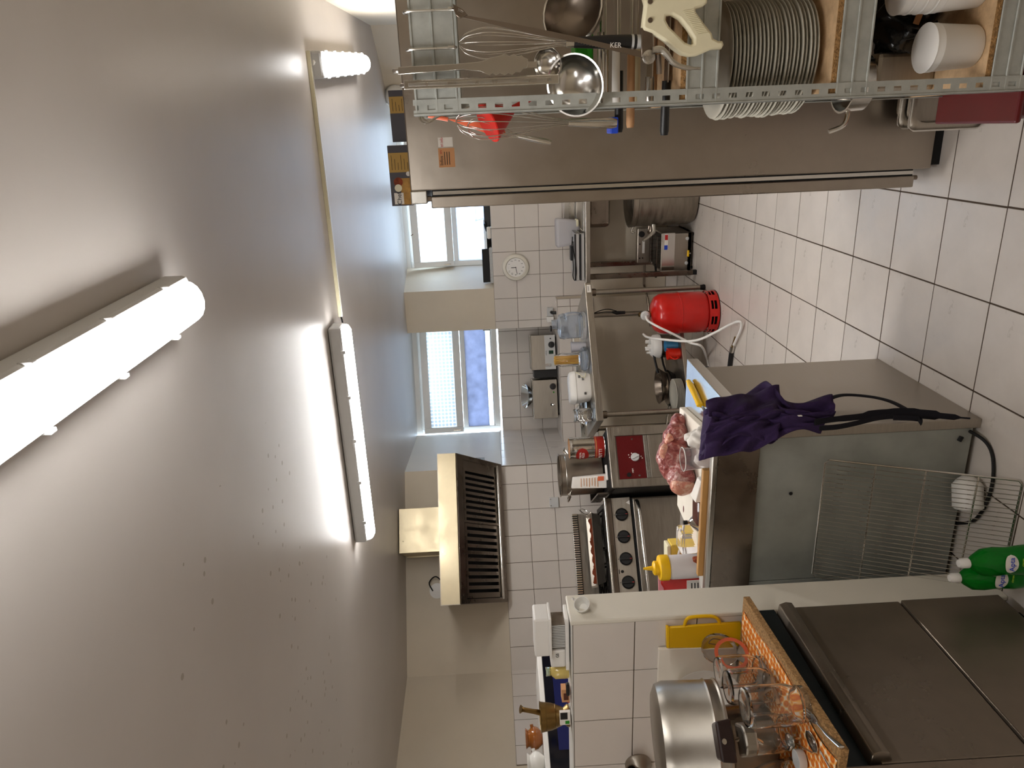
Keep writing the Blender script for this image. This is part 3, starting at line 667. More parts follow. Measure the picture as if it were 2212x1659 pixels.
fr_ = MB(); slope_box(fr_, 0, HW, .88, 1.0, .012, -.006); slope_box(fr_, 0, HW, 0, .10, .012, -.006); slope_box(fr_, 0, .03, .10, .88, .012, -.006); slope_box(fr_, HW-.03, HW, .10, .88, .012, -.006); slope_box(fr_, .452, .468, .10, .88, .012, -.006)
fr_.obj('filter_frame', 'steel_dark', hd, bevel=.001)
bk = MB(); slope_box(bk, .02, HW-.02, .05, .95, .004, -.05); bk.obj('filter_back', 'black_rubber', hd)
box('drip_rail', 'steel', hd, (0, .004, ZB), (HW, .10, ZB+.010), bevel=.002)
gt = MB(); slope_box(gt, .02, HW-.02, .10, .135, .012, .004); gt.obj('grease_gutter', 'steel_bright', hd, bevel=.002)
for fx0, fx1, n_ in ((.085, .450, 9), (.47, .935, 10)):
    f_ = MB(); slope_box(f_, fx0-(.055 if fx0 < .2 else 0), fx0, .13, .86, .008, -.01); slope_box(f_, fx1, fx1+(.035 if fx1 > .8 else .001), .13, .86, .008, -.01)
    slope_box(f_, fx0, fx1, .13, .17, .008, -.008); slope_box(f_, fx0, fx1, .82, .86, .008, -.008)
    fo = f_.obj('baffle_filter', 'steel_dark', hd)
    for k in range(n_):
        b_ = MB(); x0 = fx0+(fx1-fx0)*k/n_; slope_box(b_, x0, x0+(fx1-fx0)/n_*.52, .16, .83, .007, -.008); b_.obj('baffle', 'steel_dark', fo, bevel=.002)
box('duct', 'hood_beige', hd, (.335, .06, ZF1), (.645, .395, CEIL-.006), bevel=.003)
box('duct_flange', 'hood_beige', hd, (.645, .04, ZF1), (.655, .06, CEIL-.02))
sw = box('switch_box', 'clear_plastic', hd, (-.03, .16, 1.70), (-.001, .27, 1.775), bevel=.003)
lathe('switch_knob', 'black_plastic', sw, [(.010, 0), (.010, .012), (0, .012)], loc=(-.03, .20, 1.74), rot=(0, -PI/2, 0), seg=12)
tube('cable', 'black_rubber', hd, [(-.012, .16, 1.69), (-.012, .10, 1.665), (-.010, .05, 1.62), (-.01, .02, 1.585)], .006, smooth=5)
cb = tube('lamp_cable', 'black_rubber', hd, [(.86, .02, 2.04), (.80, .06, 2.10), (.84, .015, 2.155), (.90, .006, 2.13)], .005, smooth=5)
lathe('junction_cover', 'white_plastic', hd, [(.055, 0), (.055, .004), (0, .006)], loc=(.90, .001, 2.10), rot=(-PI/2, 0, 0), seg=24)
# ---------------------------------------------------------------- sink unit on the back wall
su = thing('sink_unit', 'stainless sink bench with hanging basin by the back wall', 'sink', (-1.14, 5.42, 0))
UZ = .862; UW = 1.15
ut = box('sink_top', 'steel_brushed', su, (0, 0, UZ-.036), (UW, .585, UZ), bevel=.004)
box('upstand', 'steel', su, (.36, .555, UZ), (UW, .585, UZ+.10), bevel=.004)
bs = MB(); bs.box((.40, .10, UZ-.20), (.86, .50, UZ-.03)); bs.obj('basin', 'steel_dark', su, bevel=.03)
rim = MB(); rim.tube([(.38, .08, UZ+.002), (.88, .08, UZ+.002), (.88, .52, UZ+.002), (.38, .52, UZ+.002)], .006, closed=True, seg=6); rim.obj('basin_rim', 'steel_bright', su)
for xx, yy in ((.02, .02), (.02, .53), (UW-.06, .02), (UW-.06, .53)):
    l_ = box('leg', 'steel_dark', su, (xx, yy, .03), (xx+.038, yy+.038, UZ-.036), bevel=.002)
    box('foot', 'black_rubber', l_, (xx+.002, yy+.002, 0), (xx+.036, yy+.036, .032))
pp = thing('water_pipe', 'thin brown water pipe running along the back wall under the bench', 'pipe', (0, 0, 0))
tube('pipe', 'steel_dark', pp, [(-1.05, 6.009, .285), (-1.30, 6.009, .285), (-1.40, 5.895, .275), (-1.62, 5.83, .262)], .009, seg=8)
for xx in (-1.22,): box('pipe_clip', 'steel_dark', pp, (xx, 5.99, .272), (xx+.012, 6.012, .302))
# ---------------------------------------------------------------- dishwasher at the lower left
DX, DY0, DY1, DZ = -1.418, 1.245, 1.835, .845
dw = thing('dishwasher', 'stainless undercounter dishwasher in front of the tiled partition', 'dishwasher', (DX, DY0, 0))
DL = DY1-DY0
box('body', 'steel_fridge', dw, (-.62, 0, .06), (-.05, DL, DZ), bevel=.004)
box('side_panel', 'steel_dark', dw, (-.62, -.002, .05), (-.01, .0, DZ-.005))
box('plinth', 'black_rubber', dw, (-.60, .03, 0), (-.06, DL-.03, .062))
box('control_strip', 'dark_teal', dw, (-.05, .004, .765), (-.018, DL-.004, DZ-.004))
dd = box('door', 'steel_dw', dw, (-.05, .004, .375), (-.012, DL-.004, .735), bevel=.004)
dh = MB(); dh.prism([(-.012, .706), (.012, .716), (.016, .735), (.008, .756), (-.03, .760), (-.05, .745), (-.05, .706)], .012, DL-.012, Matrix(((1, 0, 0, 0), (0, 0, 1, 0), (0, 1, 0, 0), (0, 0, 0, 1))))
dh.obj('door_handle', 'steel_dw', dd, smooth=True, bevel=.003)
box('door_top_edge', 'steel_bright', dd, (-.05, .002, .756), (-.042, DL-.002, .766))
box('lower_panel', 'steel_dw', dw, (-.05, -.002, .065), (-.004, DL-.01, .372), bevel=.003)
# ---------------------------------------------------------------- traced flat outlines with real thickness
def extr(name, m, parent, loops, thick, plane_y, bevel=.003, smooth=True):
    """loops: lists of photo pixels on the upright plane y = plane_y; the slab grows from there away from the camera"""
    cu = bpy.data.curves.new('c', 'CURVE'); cu.dimensions = '2D'; cu.fill_mode = 'BOTH'; cu.extrude = thick/2-bevel; cu.bevel_depth = bevel; cu.bevel_resolution = 1; cu.offset = -bevel
    for lp in loops:
        s = cu.splines.new('POLY'); s.points.add(len(lp)-1); s.use_cyclic_u = True
        for p, (x, y) in zip(s.points, lp):
            q = onY(x, y, plane_y); p.co = (q.x, q.z, 0, 1)
    t = bpy.data.objects.new('c', cu); C.objects.link(t)
    me = bpy.data.meshes.new_from_object(t.evaluated_get(bpy.context.evaluated_depsgraph_get())); bpy.data.objects.remove(t)
    me.materials.clear(); me.materials.append(M[m]); me.transform(Matrix(((1, 0, 0, 0), (0, 0, -1, plane_y+thick/2), (0, 1, 0, 0), (0, 0, 0, 1))))
    if parent is not None: me.transform(Matrix.Translation(-parent.location))
    o = bpy.data.objects.new(name, me); link(o, parent)
    return o
cr = lambda ox, oy, s, pts: [(ox+x/s, oy+y/s) for x, y in pts]
def W(x, y, Y): return onY(x, y, Y)
# ---- hooks and hanging tools on the top beam (front face at y = RY)
def s_hook(px, py, label, low=985):
    a = onY(882, py, RY); t = thing('s_hook', label, 'hook', (a.x, RY, 1.735), 0, 'steel hooks on the top beam')
    z1 = onY(low, py, RY-.02).z-1.735
    tube('hook_wire', 'steel', t, [(0, .030, -.02), (0, .026, .004), (0, .010, .012), (0, -.008, .004), (0, -.010, -.03), (0, -.010, z1+.014), (0, -.016, z1), (0, -.028, z1+.004), (0, -.030, z1+.016)], .0028, seg=8, smooth=4)
    return t
s_hook(882, 26, 'bent steel hook holding the bone saw, nearest the frame edge'); s_hook(882, 108, 'bent steel hook holding the black-handled whisk')
SY = 1.660
sw = thing('bone_saw', 'butcher bone saw with cream plastic handle hanging from the rack', 'saw', tuple(onY(990, 26, SY)))
outer = cr(1220, 0, 6.144, [(1045, -40), (1070, 60), (1035, 350), (1060, 395), (1160, 430), (1330, 540), (1450, 650), (1550, 720), (1650, 748), (1760, 740), (1900, 680), (1960, 655), (2085, 650), (2118, 590), (2100, 540), (2040, 540), (1975, 505), (1960, 440), (1850, 300), (1745, 150), (1745, 115), (1840, 85), (1895, 40), (1900, -40)])
inner = cr(1220, 0, 6.144, [(1350, 210), (1430, 192), (1530, 250), (1640, 380), (1718, 510), (1715, 575), (1680, 592), (1600, 560), (1500, 460), (1390, 350), (1342, 260)])
h = extr('handle', 'cream_plastic', sw, [outer, inner], .026, SY-.008, .005)
for px, py in ((1135, 20), (1135, 268)):
    q = onY(1220+px/6.144, py/6.144, SY-.009)-sw.location; lathe('rivet', 'steel_dark', h, [(.0055, 0), (.0045, .002), (0, .002)], loc=tuple(q), rot=(PI/2, 0, 0), seg=12)
g_ = MB()
for k in range(15):
    a = onY(1220+(1570+k*14)/6.144, (165+k*22)/6.144-3, SY-.0085)-sw.location; b = onY(1220+(1705+k*14)/6.144, (125+k*22)/6.144, SY-.0085)-sw.location
    g_.tube([tuple(a), tuple(b)], .0009, seg=5)
g_.obj('grip_rib', 'cream_plastic', h)
bl = extr('blade', 'steel_dark', sw, [cr(800, 0, 3.16, [(600, 75), (660, 105), (1100, 185), (1460, 262), (1870, 355), (1860, 395), (1450, 295), (1100, 232), (640, 122), (590, 110)])], .002, SY+.004, .0003)
te = MB()
for k in range(60):
    f = k/60; p = onY(800+(650+f*1180)/3.16, (124+f*262)/3.16, SY+.005)-sw.location; te.add([p, p+V(.002, 0, .0005), p+V(.0004, 0, -.0035)], [(0, 1, 2)])
te.obj('teeth', 'steel_dark', bl, solid=.001)
extr('blade_clamp', 'steel_dark', sw, [[(1386, 60), (1410, 66), (1412, 128), (1386, 122)]], .008, SY, .001)
q = onY(1402, 123, SY-.006)-sw.location; lathe('clamp_disc', 'steel', sw, [(.014, 0), (.014, .006), (.010, .008), (0, .008)], loc=tuple(q+V(0, .006, 0)), rot=(PI/2, 0, 0), seg=20)
tube('wing_lever', 'steel', sw, [tuple(onY(x, y, SY-.014)-sw.location) for x, y in ((1410, 108), (1428, 107), (1440, 118), (1455, 136), (1480, 146), (1513, 148))], [.006, .007, .007, .006, .005, .003], seg=8, smooth=4)
tube('tension_bolt', 'steel_dark', sw, [tuple(onY(x, y, SY)-sw.location) for x, y in ((1422, 118), (1424, 148), (1424, 160))], .006, seg=8)
extr('frame_bar', 'steel_dark', sw, [[(978, 8), (1000, 20), (1010, 32), (994, 40), (984, 32), (980, 20)], [(990, 18), (1001, 25), (997, 31), (988, 26)]], .005, SY, .0008)
# balloon whisks
def whisk(name, label, top, tip, plane, R, n, wire=.0011, handle=('black_plastic', .012), hl=.35, cat='whisk'):
    """head at `top` pixel, handle end at `tip` pixel, in plane y=plane"""
    a = onY(*top, plane); b = onY(*tip, plane); t = thing(name, label, cat, tuple(a), 0)
    d = b-a; L_ = d.length; u = d.normalized(); e1 = V(0, 1, 0); e2 = u.cross(e1).normalized(); Lh = L_*(1-hl)
    wr = MB()
    for k in range(n):
        ang = PI*k/n; e = e1*math.cos(ang)+e2*math.sin(ang)
        prof = [(1.0, .10), (.8, .28), (.5, .75), (.25, 1.0), (.08, .72), (.015, .30), (0, 0)]
        pts = [u*(Lh*f)+e*(R*r_) for f, r_ in prof]+[u*(Lh*f)-e*(R*r_) for f, r_ in prof[-2::-1]]
        wr.tube(pts, wire, seg=5, smooth=4)
    wr.obj('wire_loops', 'steel_bright', t, smooth='all')
    hm, hr = handle
    tube('handle', hm, t, [tuple(u*(Lh-.012)), tuple(u*Lh), tuple(u*(Lh+(L_-Lh)*.5)), tuple(u*(L_-.012)), tuple(u*L_)], [hr*.75, hr*.8, hr*1.05, hr*1.1, hr*.85], seg=14)
    lathe_m = 'grey_plastic' if hm == 'black_plastic' else hm
    if hm == 'black_plastic':
        tube('ferrule', 'steel_bright', t, [tuple(u*(Lh-.022)), tuple(u*(Lh-.002))], hr*.78, seg=14)
        tube('end_cap', 'grey_plastic', t, [tuple(u*(L_-.022)), tuple(u*(L_+.004))], [hr*1.12, hr*1.0], seg=14)
    return t
wk = whisk('whisk', 'balloon whisk with black and grey handle hanging head up beside the saw', (992, 95), (1385, 90), 1.678, .032, 5, handle=('black_plastic', .0135), hl=.36)
text('handle_text', 'KER', .014, 'paper', wk, tuple(onY(1330, 98, 1.6635)-wk.location), (PI/2, PI/2+.05, 0))
whisk('whisk', 'large steel whisk with polished tube handle hanging beside the upright', (985, 262), (1332, 266), 1.760, .040, 7, handle=('steel_bright', .011), hl=.27)
whisk('whisk', 'small steel whisk with thin handle dangling left of the upright', (1010, 272), (1190, 308), 1.790, .026, 5, handle=('steel_bright', .006), hl=.36)
# ladle: bowl turned to the camera
ld = thing('ladle', 'large stainless ladle hanging in front of the rack upright', 'ladle', tuple(onY(872, 184, 1.672)))
lo = ld.location
box('handle', 'steel_bright', ld, (-.0095, -.003, (onY(1208, 184, 1.672)-lo).z), (.0095, .003, 0), bevel=.002)
box('handle_groove', 'steel', ld, (-.0035, -.004, (onY(1190, 184, 1.672)-lo).z), (.0035, -.0025, -.01), bevel=.0008)
tube('hook_end', 'steel_bright', ld, [(0, 0, -.004), (0, .014, .006), (0, .030, .002), (0, .032, -.02)], .0042, seg=8, smooth=4)
c_ = onY(1243, 184, 1.668)-lo; R = .064
bw = [(R*math.sin(t_*PI/2/8), -R*.88*math.cos(t_*PI/2/8)) for t_ in range(9)]
inn = [(r*.965, z*.965+.0005) for r, z in bw[::-1]]
o = lathe('bowl', 'steel_bright', ld, bw+[(R*1.02, .001)]+inn, seg=40); o.location = tuple(c_+V(0, .01, 0)); o.rotation_euler = (1.05, -.42, 0)
# small ladle behind the tongs
l2 = thing('ladle', 'small steel ladle hanging behind the tongs', 'ladle', tuple(onY(884, 150, 1.690)))
box('handle', 'steel_bright', l2, (-.006, -.0015, (onY(1160, 140, 1.690)-l2.location).z), (.006, .0015, 0))
tube('hook_end', 'steel_bright', l2, [(0, 0, -.003), (0, .010, .004), (0, .022, -.006)], .003, seg=6, smooth=3)
R = .034; bw = [(R*math.sin(t_*PI/2/8), -R*.9*math.cos(t_*PI/2/8)) for t_ in range(9)]
o = lathe('bowl', 'steel_bright', l2, bw+[(r*.95, z*.95) for r, z in bw[::-1]], seg=28); o.location = tuple(onY(1182, 138, 1.688)-l2.location); o.rotation_euler = (1.0, 0, 0)
# tongs
tg = thing('tongs', 'scallop-ended steel serving tongs hanging in front of the top beam', 'tongs', tuple(onY(860, 150, 1.662)))
arm = [(860, 145), (860, 161), (1000, 150), (1038, 154), (1058, 163), (1064, 158), (1072, 163), (1080, 158), (1090, 163), (1098, 158), (1107, 162), (1114, 156), (1124, 157), (1130, 149), (1138, 147), (1142, 136), (1140, 127), (1130, 123), (1128, 119), (1118, 121), (1110, 116), (1100, 121), (1090, 116), (1078, 121), (1060, 124), (1040, 133), (1000, 137)]
for k, y_ in enumerate((1.652, 1.668)): extr('arm', 'steel_bright' if k == 0 else 'steel', tg, [arm], .003, y_, .0006)
tube('spring_bend', 'steel_bright', tg, [tuple(onY(862, 153, 1.654)-tg.location), tuple(onY(852, 153, 1.662)-tg.location), tuple(onY(862, 153, 1.670)-tg.location)], .005, smooth=3)
hk = tg
# plastic things hung by the upright
rf = thing('funnel', 'red plastic funnel tangled among the whisks by the rack upright', 'funnel', tuple(onY(1090, 245, 1.80)))
o = lathe('cone', 'red_plastic', rf, [(.046, .05), (.047, .047), (.015, -.015), (.008, -.025), (.006, -.075), (.0045, -.075), (.0065, -.024), (.013, -.013), (.044, .048)], seg=32); o.rotation_euler = (.35, -.45, 0)
sp_ = thing('spatula', 'orange plastic spatula hanging among the whisks', 'spatula', tuple(onY(975, 258, 1.83)))
extr('blade', 'orange_plastic', sp_, [[(965, 257), (1040, 262), (1090, 280), (1094, 292), (1050, 288), (1010, 274)]], .005, 1.825, .001)
tube('handle', 'orange_plastic', sp_, [tuple(onY(968, 258, 1.828)-sp_.location), tuple(onY(925, 250, 1.828)-sp_.location)], .005, seg=8)
wl_ = thing('wire_loop', 'bent double wire hook looped over the rack upright', 'hook', tuple(onY(905, 255, 1.735)))
tube('wire', 'steel_bright', wl_, [tuple(onY(x, y, 1.737)-wl_.location) for x, y in ((903, 238), (908, 258), (922, 266), (950, 250), (985, 236))], .0022, seg=6, smooth=5)
tube('wire', 'steel_bright', wl_, [tuple(onY(x, y, 1.743)-wl_.location) for x, y in ((907, 240), (914, 256), (926, 262), (950, 248), (975, 238))], .0022, seg=6, smooth=5)
# ---- utensils piled on the upper shelf
def utensil(k, label, z, y, x0, x1, split, hm, bm_, hr, bw_, bt=.003, rz=0):
    t = thing('kitchen_utensil', label, 'utensil', ((x0+x1)/2, y, z), rz, 'utensils piled on the upper shelf')
    h_ = (x1-x0)/2
    tube('handle', hm, t, [(-h_, 0, 0), (-h_+.01, 0, 0), (split-(x0+x1)/2, 0, 0)], [hr*.8, hr, hr*.9], seg=10)
    box('blade', bm_, t, (split-(x0+x1)/2-.004, -bw_/2, -bt/2), (h_, bw_/2, bt/2), bevel=.001)
    return t
zz = 1.150
pile = [('black-handled knife at the foot of the utensil pile', 'black_plastic', 'steel', .011, .040, 1.79, -.030, .30, .09),
        ('tan wooden spatula low in the utensil pile', 'wood_handle', 'wood_handle', .009, .055, 1.84, .04, .33, .15),
        ('wide grey steel cleaver lying in the utensil pile', 'steel', 'steel_brushed', .012, .060, 1.80, .035, .30, .10),
        ('cream-handled kitchen knife in the middle of the pile', 'cream_plastic', 'steel_bright', .012, .034, 1.86, .045, .34, .19),
        ('wooden-handled steel in the middle of the pile', 'wood_handle', 'steel_bright', .010, .022, 1.82, -.010, .32, .17),
        ('black-handled sharpening steel poking out past the upright', 'black_plastic', 'steel_bright', .011, .016, 1.87, -.020, .32, .12),
        ('white-handled carving knife near the top of the pile', 'white_plastic', 'steel_bright', .010, .036, 1.81, .040, .33, .16),
        ('polished steel skimmer handle near the top of the pile', 'steel_bright', 'steel_bright', .009, .020, 1.86, .040, .33, .18),
        ('polished rolling bar on top of the utensil pile', 'steel_bright', 'steel', .009, .024, 1.82, .040, .33, .20)]
for k, (lb_, hm, bm_, hr, bw_, y_, x0, x1, sp__) in enumerate(pile):
    zz += hr*.98; utensil(k, lb_, zz, y_, x0, x1, sp__, hm, bm_, hr, bw_, rz=random.uniform(-.05, .05)); zz += hr*.80
bc = box('blue_clip', 'blue_plastic', None, (-.022, 1.842, 1.262), (.016, 1.90, 1.282), bevel=.003); bc.name = 'peg'; tag(bc, 'bright blue plastic clip on the pile beside the upright', 'clip')
gs = thing('plastic_scoop', 'bright green plastic scoop standing in the utensil pile', 'scoop', (.19, 1.90, zz+.002))
MB().hexa([V(-.055, -.02, 0), V(.05, -.02, 0), V(.05, .04, 0), V(-.055, .04, 0)], [V(-.035, -.035, .045), V(.085, -.03, .05), V(.085, .05, .05), V(-.035, .05, .045)]).obj('scoop', 'green_plastic', gs, bevel=.004)
MB().box((-.05, -.024, .004), (.02, -.020, .030)).obj('scoop_lip', 'green_plastic', gs)
sv = thing('conical_sieve', 'dark wire-mesh sieve with round rim above the utensil pile', 'sieve', (.245, 1.80, zz+.062))
R = .075; o = lathe('mesh_bowl', 'steel_dark', sv, [(0, -.058), (R*.5, -.05), (R*.85, -.028), (R, 0), (R*.97, 0), (R*.82, -.026), (R*.48, -.046), (0, -.054)], seg=32); o.rotation_euler = (.9, .35, 0)
r_ = MB().tube([(R*math.cos(a*PI/12), R*math.sin(a*PI/12), 0) for a in range(24)], .0028, closed=True, seg=6).obj('rim', 'steel_bright', sv, smooth=True); r_.rotation_euler = (.9, .35, 0)
hk_ = tube('rim_hook', 'steel_bright', sv, [(-.06, -.03, -.05), (-.075, -.035, -.055), (-.078, -.036, -.075)], .0025, smooth=3)
# ---- plates on the middle shelf, one by one
prof = [(0, .0), (.062, .0), (.066, .004), (.088, .0085), (.129, .0155), (.1305, .0175), (.128, .0185), (.086, .0115), (.064, .0065), (0, .006)]
pl0 = lathe('dinner_plate', 'plate_grey', None, prof, seg=40)
NP = 23
for k in range(NP):
    o = pl0 if k == 0 else pl0.copy()
    if k: C.objects.link(o)
    lean = k/NP
    o.location = (.135+random.uniform(-.003, .003)-.004*lean, 1.872+random.uniform(-.003, .003), .8125+k*.0088)
    o.rotation_euler = (0, 0, random.uniform(0, 6))
    tag(o, 'topmost off-white dinner plate of the tall stack on the rack' if k == NP-1 else ('bottom plate of the tall stack on the chipboard shelf' if k == 0 else 'off-white dinner plate inside the tall stack on the rack shelf'), 'plate', 'stacked dinner plates on the rack')
for k in range(9):
    o = pl0.copy(); C.objects.link(o); o.scale = (.8, .8, 1); o.data = pl0.data; o.location = (.415+random.uniform(-.003, .003), 1.87, .8125+k*.0088)
    tag(o, 'white side plate in the short stack at the right end of the shelf', 'plate', 'stacked side plates on the rack')
# ---- lower shelf: tubs, bag, steel box
def tub(x, y, z, label, r=.050, h=.105):
    t = thing('plastic_tub', label, 'tub', (x, y, z), random.uniform(0, 6), 'white tubs on the lower shelf')
    lathe('cup', 'white_plastic', t, [(0, 0), (r*.82, 0), (r*.86, .003), (r*.98, h*.83), (r*1.0, h*.84), (r*1.0, h), (r*.96, h), (r*.95, h*.85), (r*.82, .004), (0, .004)], seg=32)
    lathe('rim', 'white_plastic', t, [(r*.99, h*.995), (r*1.03, h*1.0), (r*.985, h*1.012)], seg=32)
    return t
tub(.135, 1.765, .4625, 'single white plastic tub standing on the lower shelf', .052, .112)
for k, lb_ in enumerate(('lowest white tub of the nested stack', 'second white tub of the nested stack', 'third white tub of the nested stack', 'topmost white tub of the nested stack')):
    tub(.262, 1.775, .4625+k*.0245, lb_, .055, .112)
bg_ = MB(); rng = random.Random(3)
def bagf(u, v):
    a = u*2*PI; e = v*PI; r_ = .070*(1+.16*math.sin(5*a+3*e)+.12*math.sin(9*a-4*e)+.07*math.sin(17*a))
    return (r_*1.35*math.sin(e)*math.cos(a), r_*.85*math.sin(e)*math.sin(a), .080-.080*math.cos(e)*(1+.1*math.sin(4*a)))
bgo = thing('rubbish_bag', 'crumpled glossy black plastic bag behind the white tubs', 'bag', (.215, 1.925, .4625))
bg_.grid(bagf, 40, 20).obj('bag', 'bag_black', bgo, smooth='all')
tube('tie', 'card_tan', bgo, [(-.02, -.07, .09), (.03, -.075, .075), (.05, -.07, .05), (.065, -.055, .03)], .008, flat=.25, smooth=4)
bx_ = thing('gastronorm_box', 'stainless steel container on the lower shelf behind the tubs', 'container', (.12, 1.945, .4625))
MB().box((-.075, -.05, 0), (.02, .07, .15)).obj('container', 'steel_brushed', bx_, bevel=.012)
pn_ = thing('saucepan', 'small steel pan stacked on the container, poking out beside the upright', 'pan', (.075, 1.945, .6135))
lathe('pan_body', 'steel_bright', pn_, [(0, 0), (.062, 0), (.068, .006), (.07, .055), (.073, .057), (.068, .057), (.064, .008), (0, .004)], seg=32)
tube('pan_handle', 'steel_bright', pn_, [(-.066, -.02, .045), (-.10, -.035, .060), (-.115, -.04, .10)], .006, flat=.5, smooth=4)
# steel trays standing on the floor, leaning on the refrigerator side
def pan_tray(y, label, w_=.20, h_=.240, d_=.06, x=-.085):
    t = thing('steel_tray', label, 'tray', (x, y, 0), 0, 'steel trays standing on edge'); 
    o = MB(); r_ = .03; 
    def rr(w0, h0, rad): 
        pts = []
        for cx_, cy_, a0 in ((w0-rad, rad, -PI/2), (w0-rad, h0-rad, 0), (rad, h0-rad, PI/2), (rad, rad, PI)):
            for k in range(5): pts.append((cx_+rad*math.cos(a0+k*PI/8), cy_+rad*math.sin(a0+k*PI/8)))
        return pts
    A = rr(w_, h_, r_*.7); B = [(.022+px*(w_-.044)/w_, .022+pz*(h_-.044)/h_) for px, pz in rr(w_, h_, r_*1.4)]
    n = len(A); vs = [V(px, 0, pz) for px, pz in A]+[V(px, .0, pz) for px, pz in B]+[V(.006+px*.95, d_, .006+pz*.955) for px, pz in B]
    fs = [(i, (i+1) % n, n+(i+1) % n, n+i) for i in range(n)]+[(n+i, n+(i+1) % n, 2*n+(i+1) % n, 2*n+i) for i in range(n)]+[tuple(2*n+i for i in range(n))]
    o.add(vs, fs).obj('tray', 'steel_brushed', t, solid=.002, smooth=True)
    m_ = MB().tube([V(px, -.001, pz) for px, pz in A], .003, closed=True, seg=6); m_.obj('rim', 'steel_bright', t, smooth=True)
    return t
pan_tray(2.380, 'deep steel tray standing on edge, nearest of the nested pair', x=-.058); pan_tray(2.452, 'deep steel tray standing on edge behind the nearest one', h_=.235, x=-.050)
cr_ = thing('plastic_basin', 'dark red plastic basin on the floor under the rack', 'basin', (.16, 1.85, 0))
MB().hexa([V(-.15, -.12, 0), V(.30, -.12, 0), V(.30, .14, 0), V(-.15, .14, 0)], [V(-.19, -.145, .375), V(.34, -.145, .375), V(.34, .16, .375), V(-.19, .16, .375)]).obj('basin', 'dark_red', cr_, bevel=.03)
MB().box((-.195, -.15, .362), (.345, .165, .376)).obj('rim', 'dark_red', cr_, bevel=.006)
# ---- boxes on top of the refrigerator
def book(corner, w_, d_, h_, rz, label, full):
    t = thing('waffle_box', label, 'box', corner, rz)
    b_ = box('carton', 'book_grey', t, (0, 0, 0), (w_, d_, h_), bevel=.001)
    box('gold_panel', 'gold_print', b_, (w_*.56, -.0006, .001), (w_*.88, 0, h_-.001))
    for k in range(6): box('print_line', 'ink', b_, (w_*.60, -.0010, h_-.012-.011*k), (w_*(.84-.06*(k % 3)), -.0006, h_-.0105-.011*k))
    if full:
        box('waffle_print', 'waffle', b_, (w_*.02, -.0007, .001), (w_*.46, 0, h_*.52), bevel=0)
        lathe('fruit_print', 'copper_food', b_, [(.016, 0), (.016, .0008), (0, .0008)], loc=(w_*.40, 0, h_*.62), rot=(PI/2, 0, 0), seg=20)
        lathe('cream_print', 'cream_plastic', b_, [(.013, 0), (.013, .0010), (0, .0010)], loc=(w_*.30, 0, h_*.64), rot=(PI/2, 0, 0), seg=20)
        box('name_panel', 'paper', b_, (w_*.03, -.0010, h_*.42), (w_*.22, 0, h_*.86))
        text('name_text', 'Chef', .022, 'ink', b_, (w_*.125, -.0016, h_*.62), (PI/2, 0, 0))
        lathe('badge', 'paper', b_, [(.008, 0), (.008, .0012), (0, .0012)], loc=(w_*.53, 0, h_*.12), rot=(PI/2, 0, 0), seg=18)
        box('carton_end', 'paper', b_, (w_, .001, .001), (w_+.0008, d_-.001, h_-.001))
    return t
book((-.245, 2.640, 1.8525), .205, .13, .075, .03, 'dark waffle carton with gold panel lying on top of the refrigerator', True)
book((-.030, 2.70, 1.8525), .17, .12, .060, -.05, 'second dark and gold carton behind the first on the refrigerator', False)
# ---------------------------------------------------------------- clock
ck = thing('wall_clock', 'round white wall clock on the back tiles below the window', 'clock', (-1.097, 6.006, 1.374))
lathe('case', 'trim_white', ck, [(.112, 0), (.114, .012), (.106, .030), (.086, .036), (.079, .027), (.079, .018)], rot=(PI/2, 0, 0), seg=40, cap=False)
fc = lathe('dial', 'white_plastic', ck, [(.080, .020), (.080, .026), (0, .026)], rot=(PI/2, 0, 0), seg=40)
for n in range(1, 13):
    a = n*PI/6; text('numeral', str(n), .020, 'ink', ck, (.062*math.sin(a), -.0265, .062*math.cos(a)), (PI/2, 0, 0))
box('hour_hand', 'ink', ck, (-.0025, -.0285, -.004), (.0025, -.0275, .038)); ck.children[-1].rotation_euler = (0, PI-.06, 0)
mh = box('minute_hand', 'ink', ck, (-.002, -.0300, -.006), (.002, -.0290, .058)); mh.rotation_euler = (0, -PI/2-.18, 0)
lathe('hub', 'ink', ck, [(.004, .026), (.004, .031), (0, .031)], rot=(PI/2, 0, 0), seg=12)
# ---------------------------------------------------------------- things on the sill of the right-hand window
SZL = 1.566
tr = thing('baking_tray', 'black baking tray standing on the window sill above the clock', 'tray', (-1.235, 6.10, SZL))
o = MB().box((0, 0, .012), (.285, .02, .085)).obj('tray', 'black_plastic', tr, bevel=.004); o.rotation_euler = (.12, 0, 0)
ri = MB()
for k in range(28): ri.box((.005+k*.0105, -.045, 0), (.0115+k*.0105, .03, .024))
ri.obj('ridged_pad', 'grey_plastic', tr); box('pad_base', 'grey_plastic', tr, (0, -.04, .0), (.30, .03, .020))
pn2 = thing('frying_pan', 'small black frying pan on the sill beside the baking tray', 'pan', (-.87, 6.14, SZL))
lathe('pan', 'black_iron', pn2, [(0, 0), (.075, 0), (.092, .038), (.095, .038), (.078, .004), (0, .003)], seg=28)
tube('handle', 'black_plastic', pn2, [(.07, -.05, .035), (.10, -.075, .044), (.135, -.095, .05)], .009, smooth=3)
cs = thing('storage_box', 'clear plastic box on a black crate at the right of the window sill', 'box', (-.67, 6.16, SZL))
box('crate', 'black_plastic', cs, (-.10, -.06, 0), (.22, .10, .052), bevel=.006)
MB().hexa([V(-.04, -.04, .053), V(.18, -.04, .053), V(.18, .08, .053), V(-.04, .08, .053)], [V(-.055, -.05, .125), V(.195, -.05, .125), V(.195, .09, .125), V(-.055, .09, .125)]).obj('clear_box', 'clear_plastic', cs, bevel=.006)
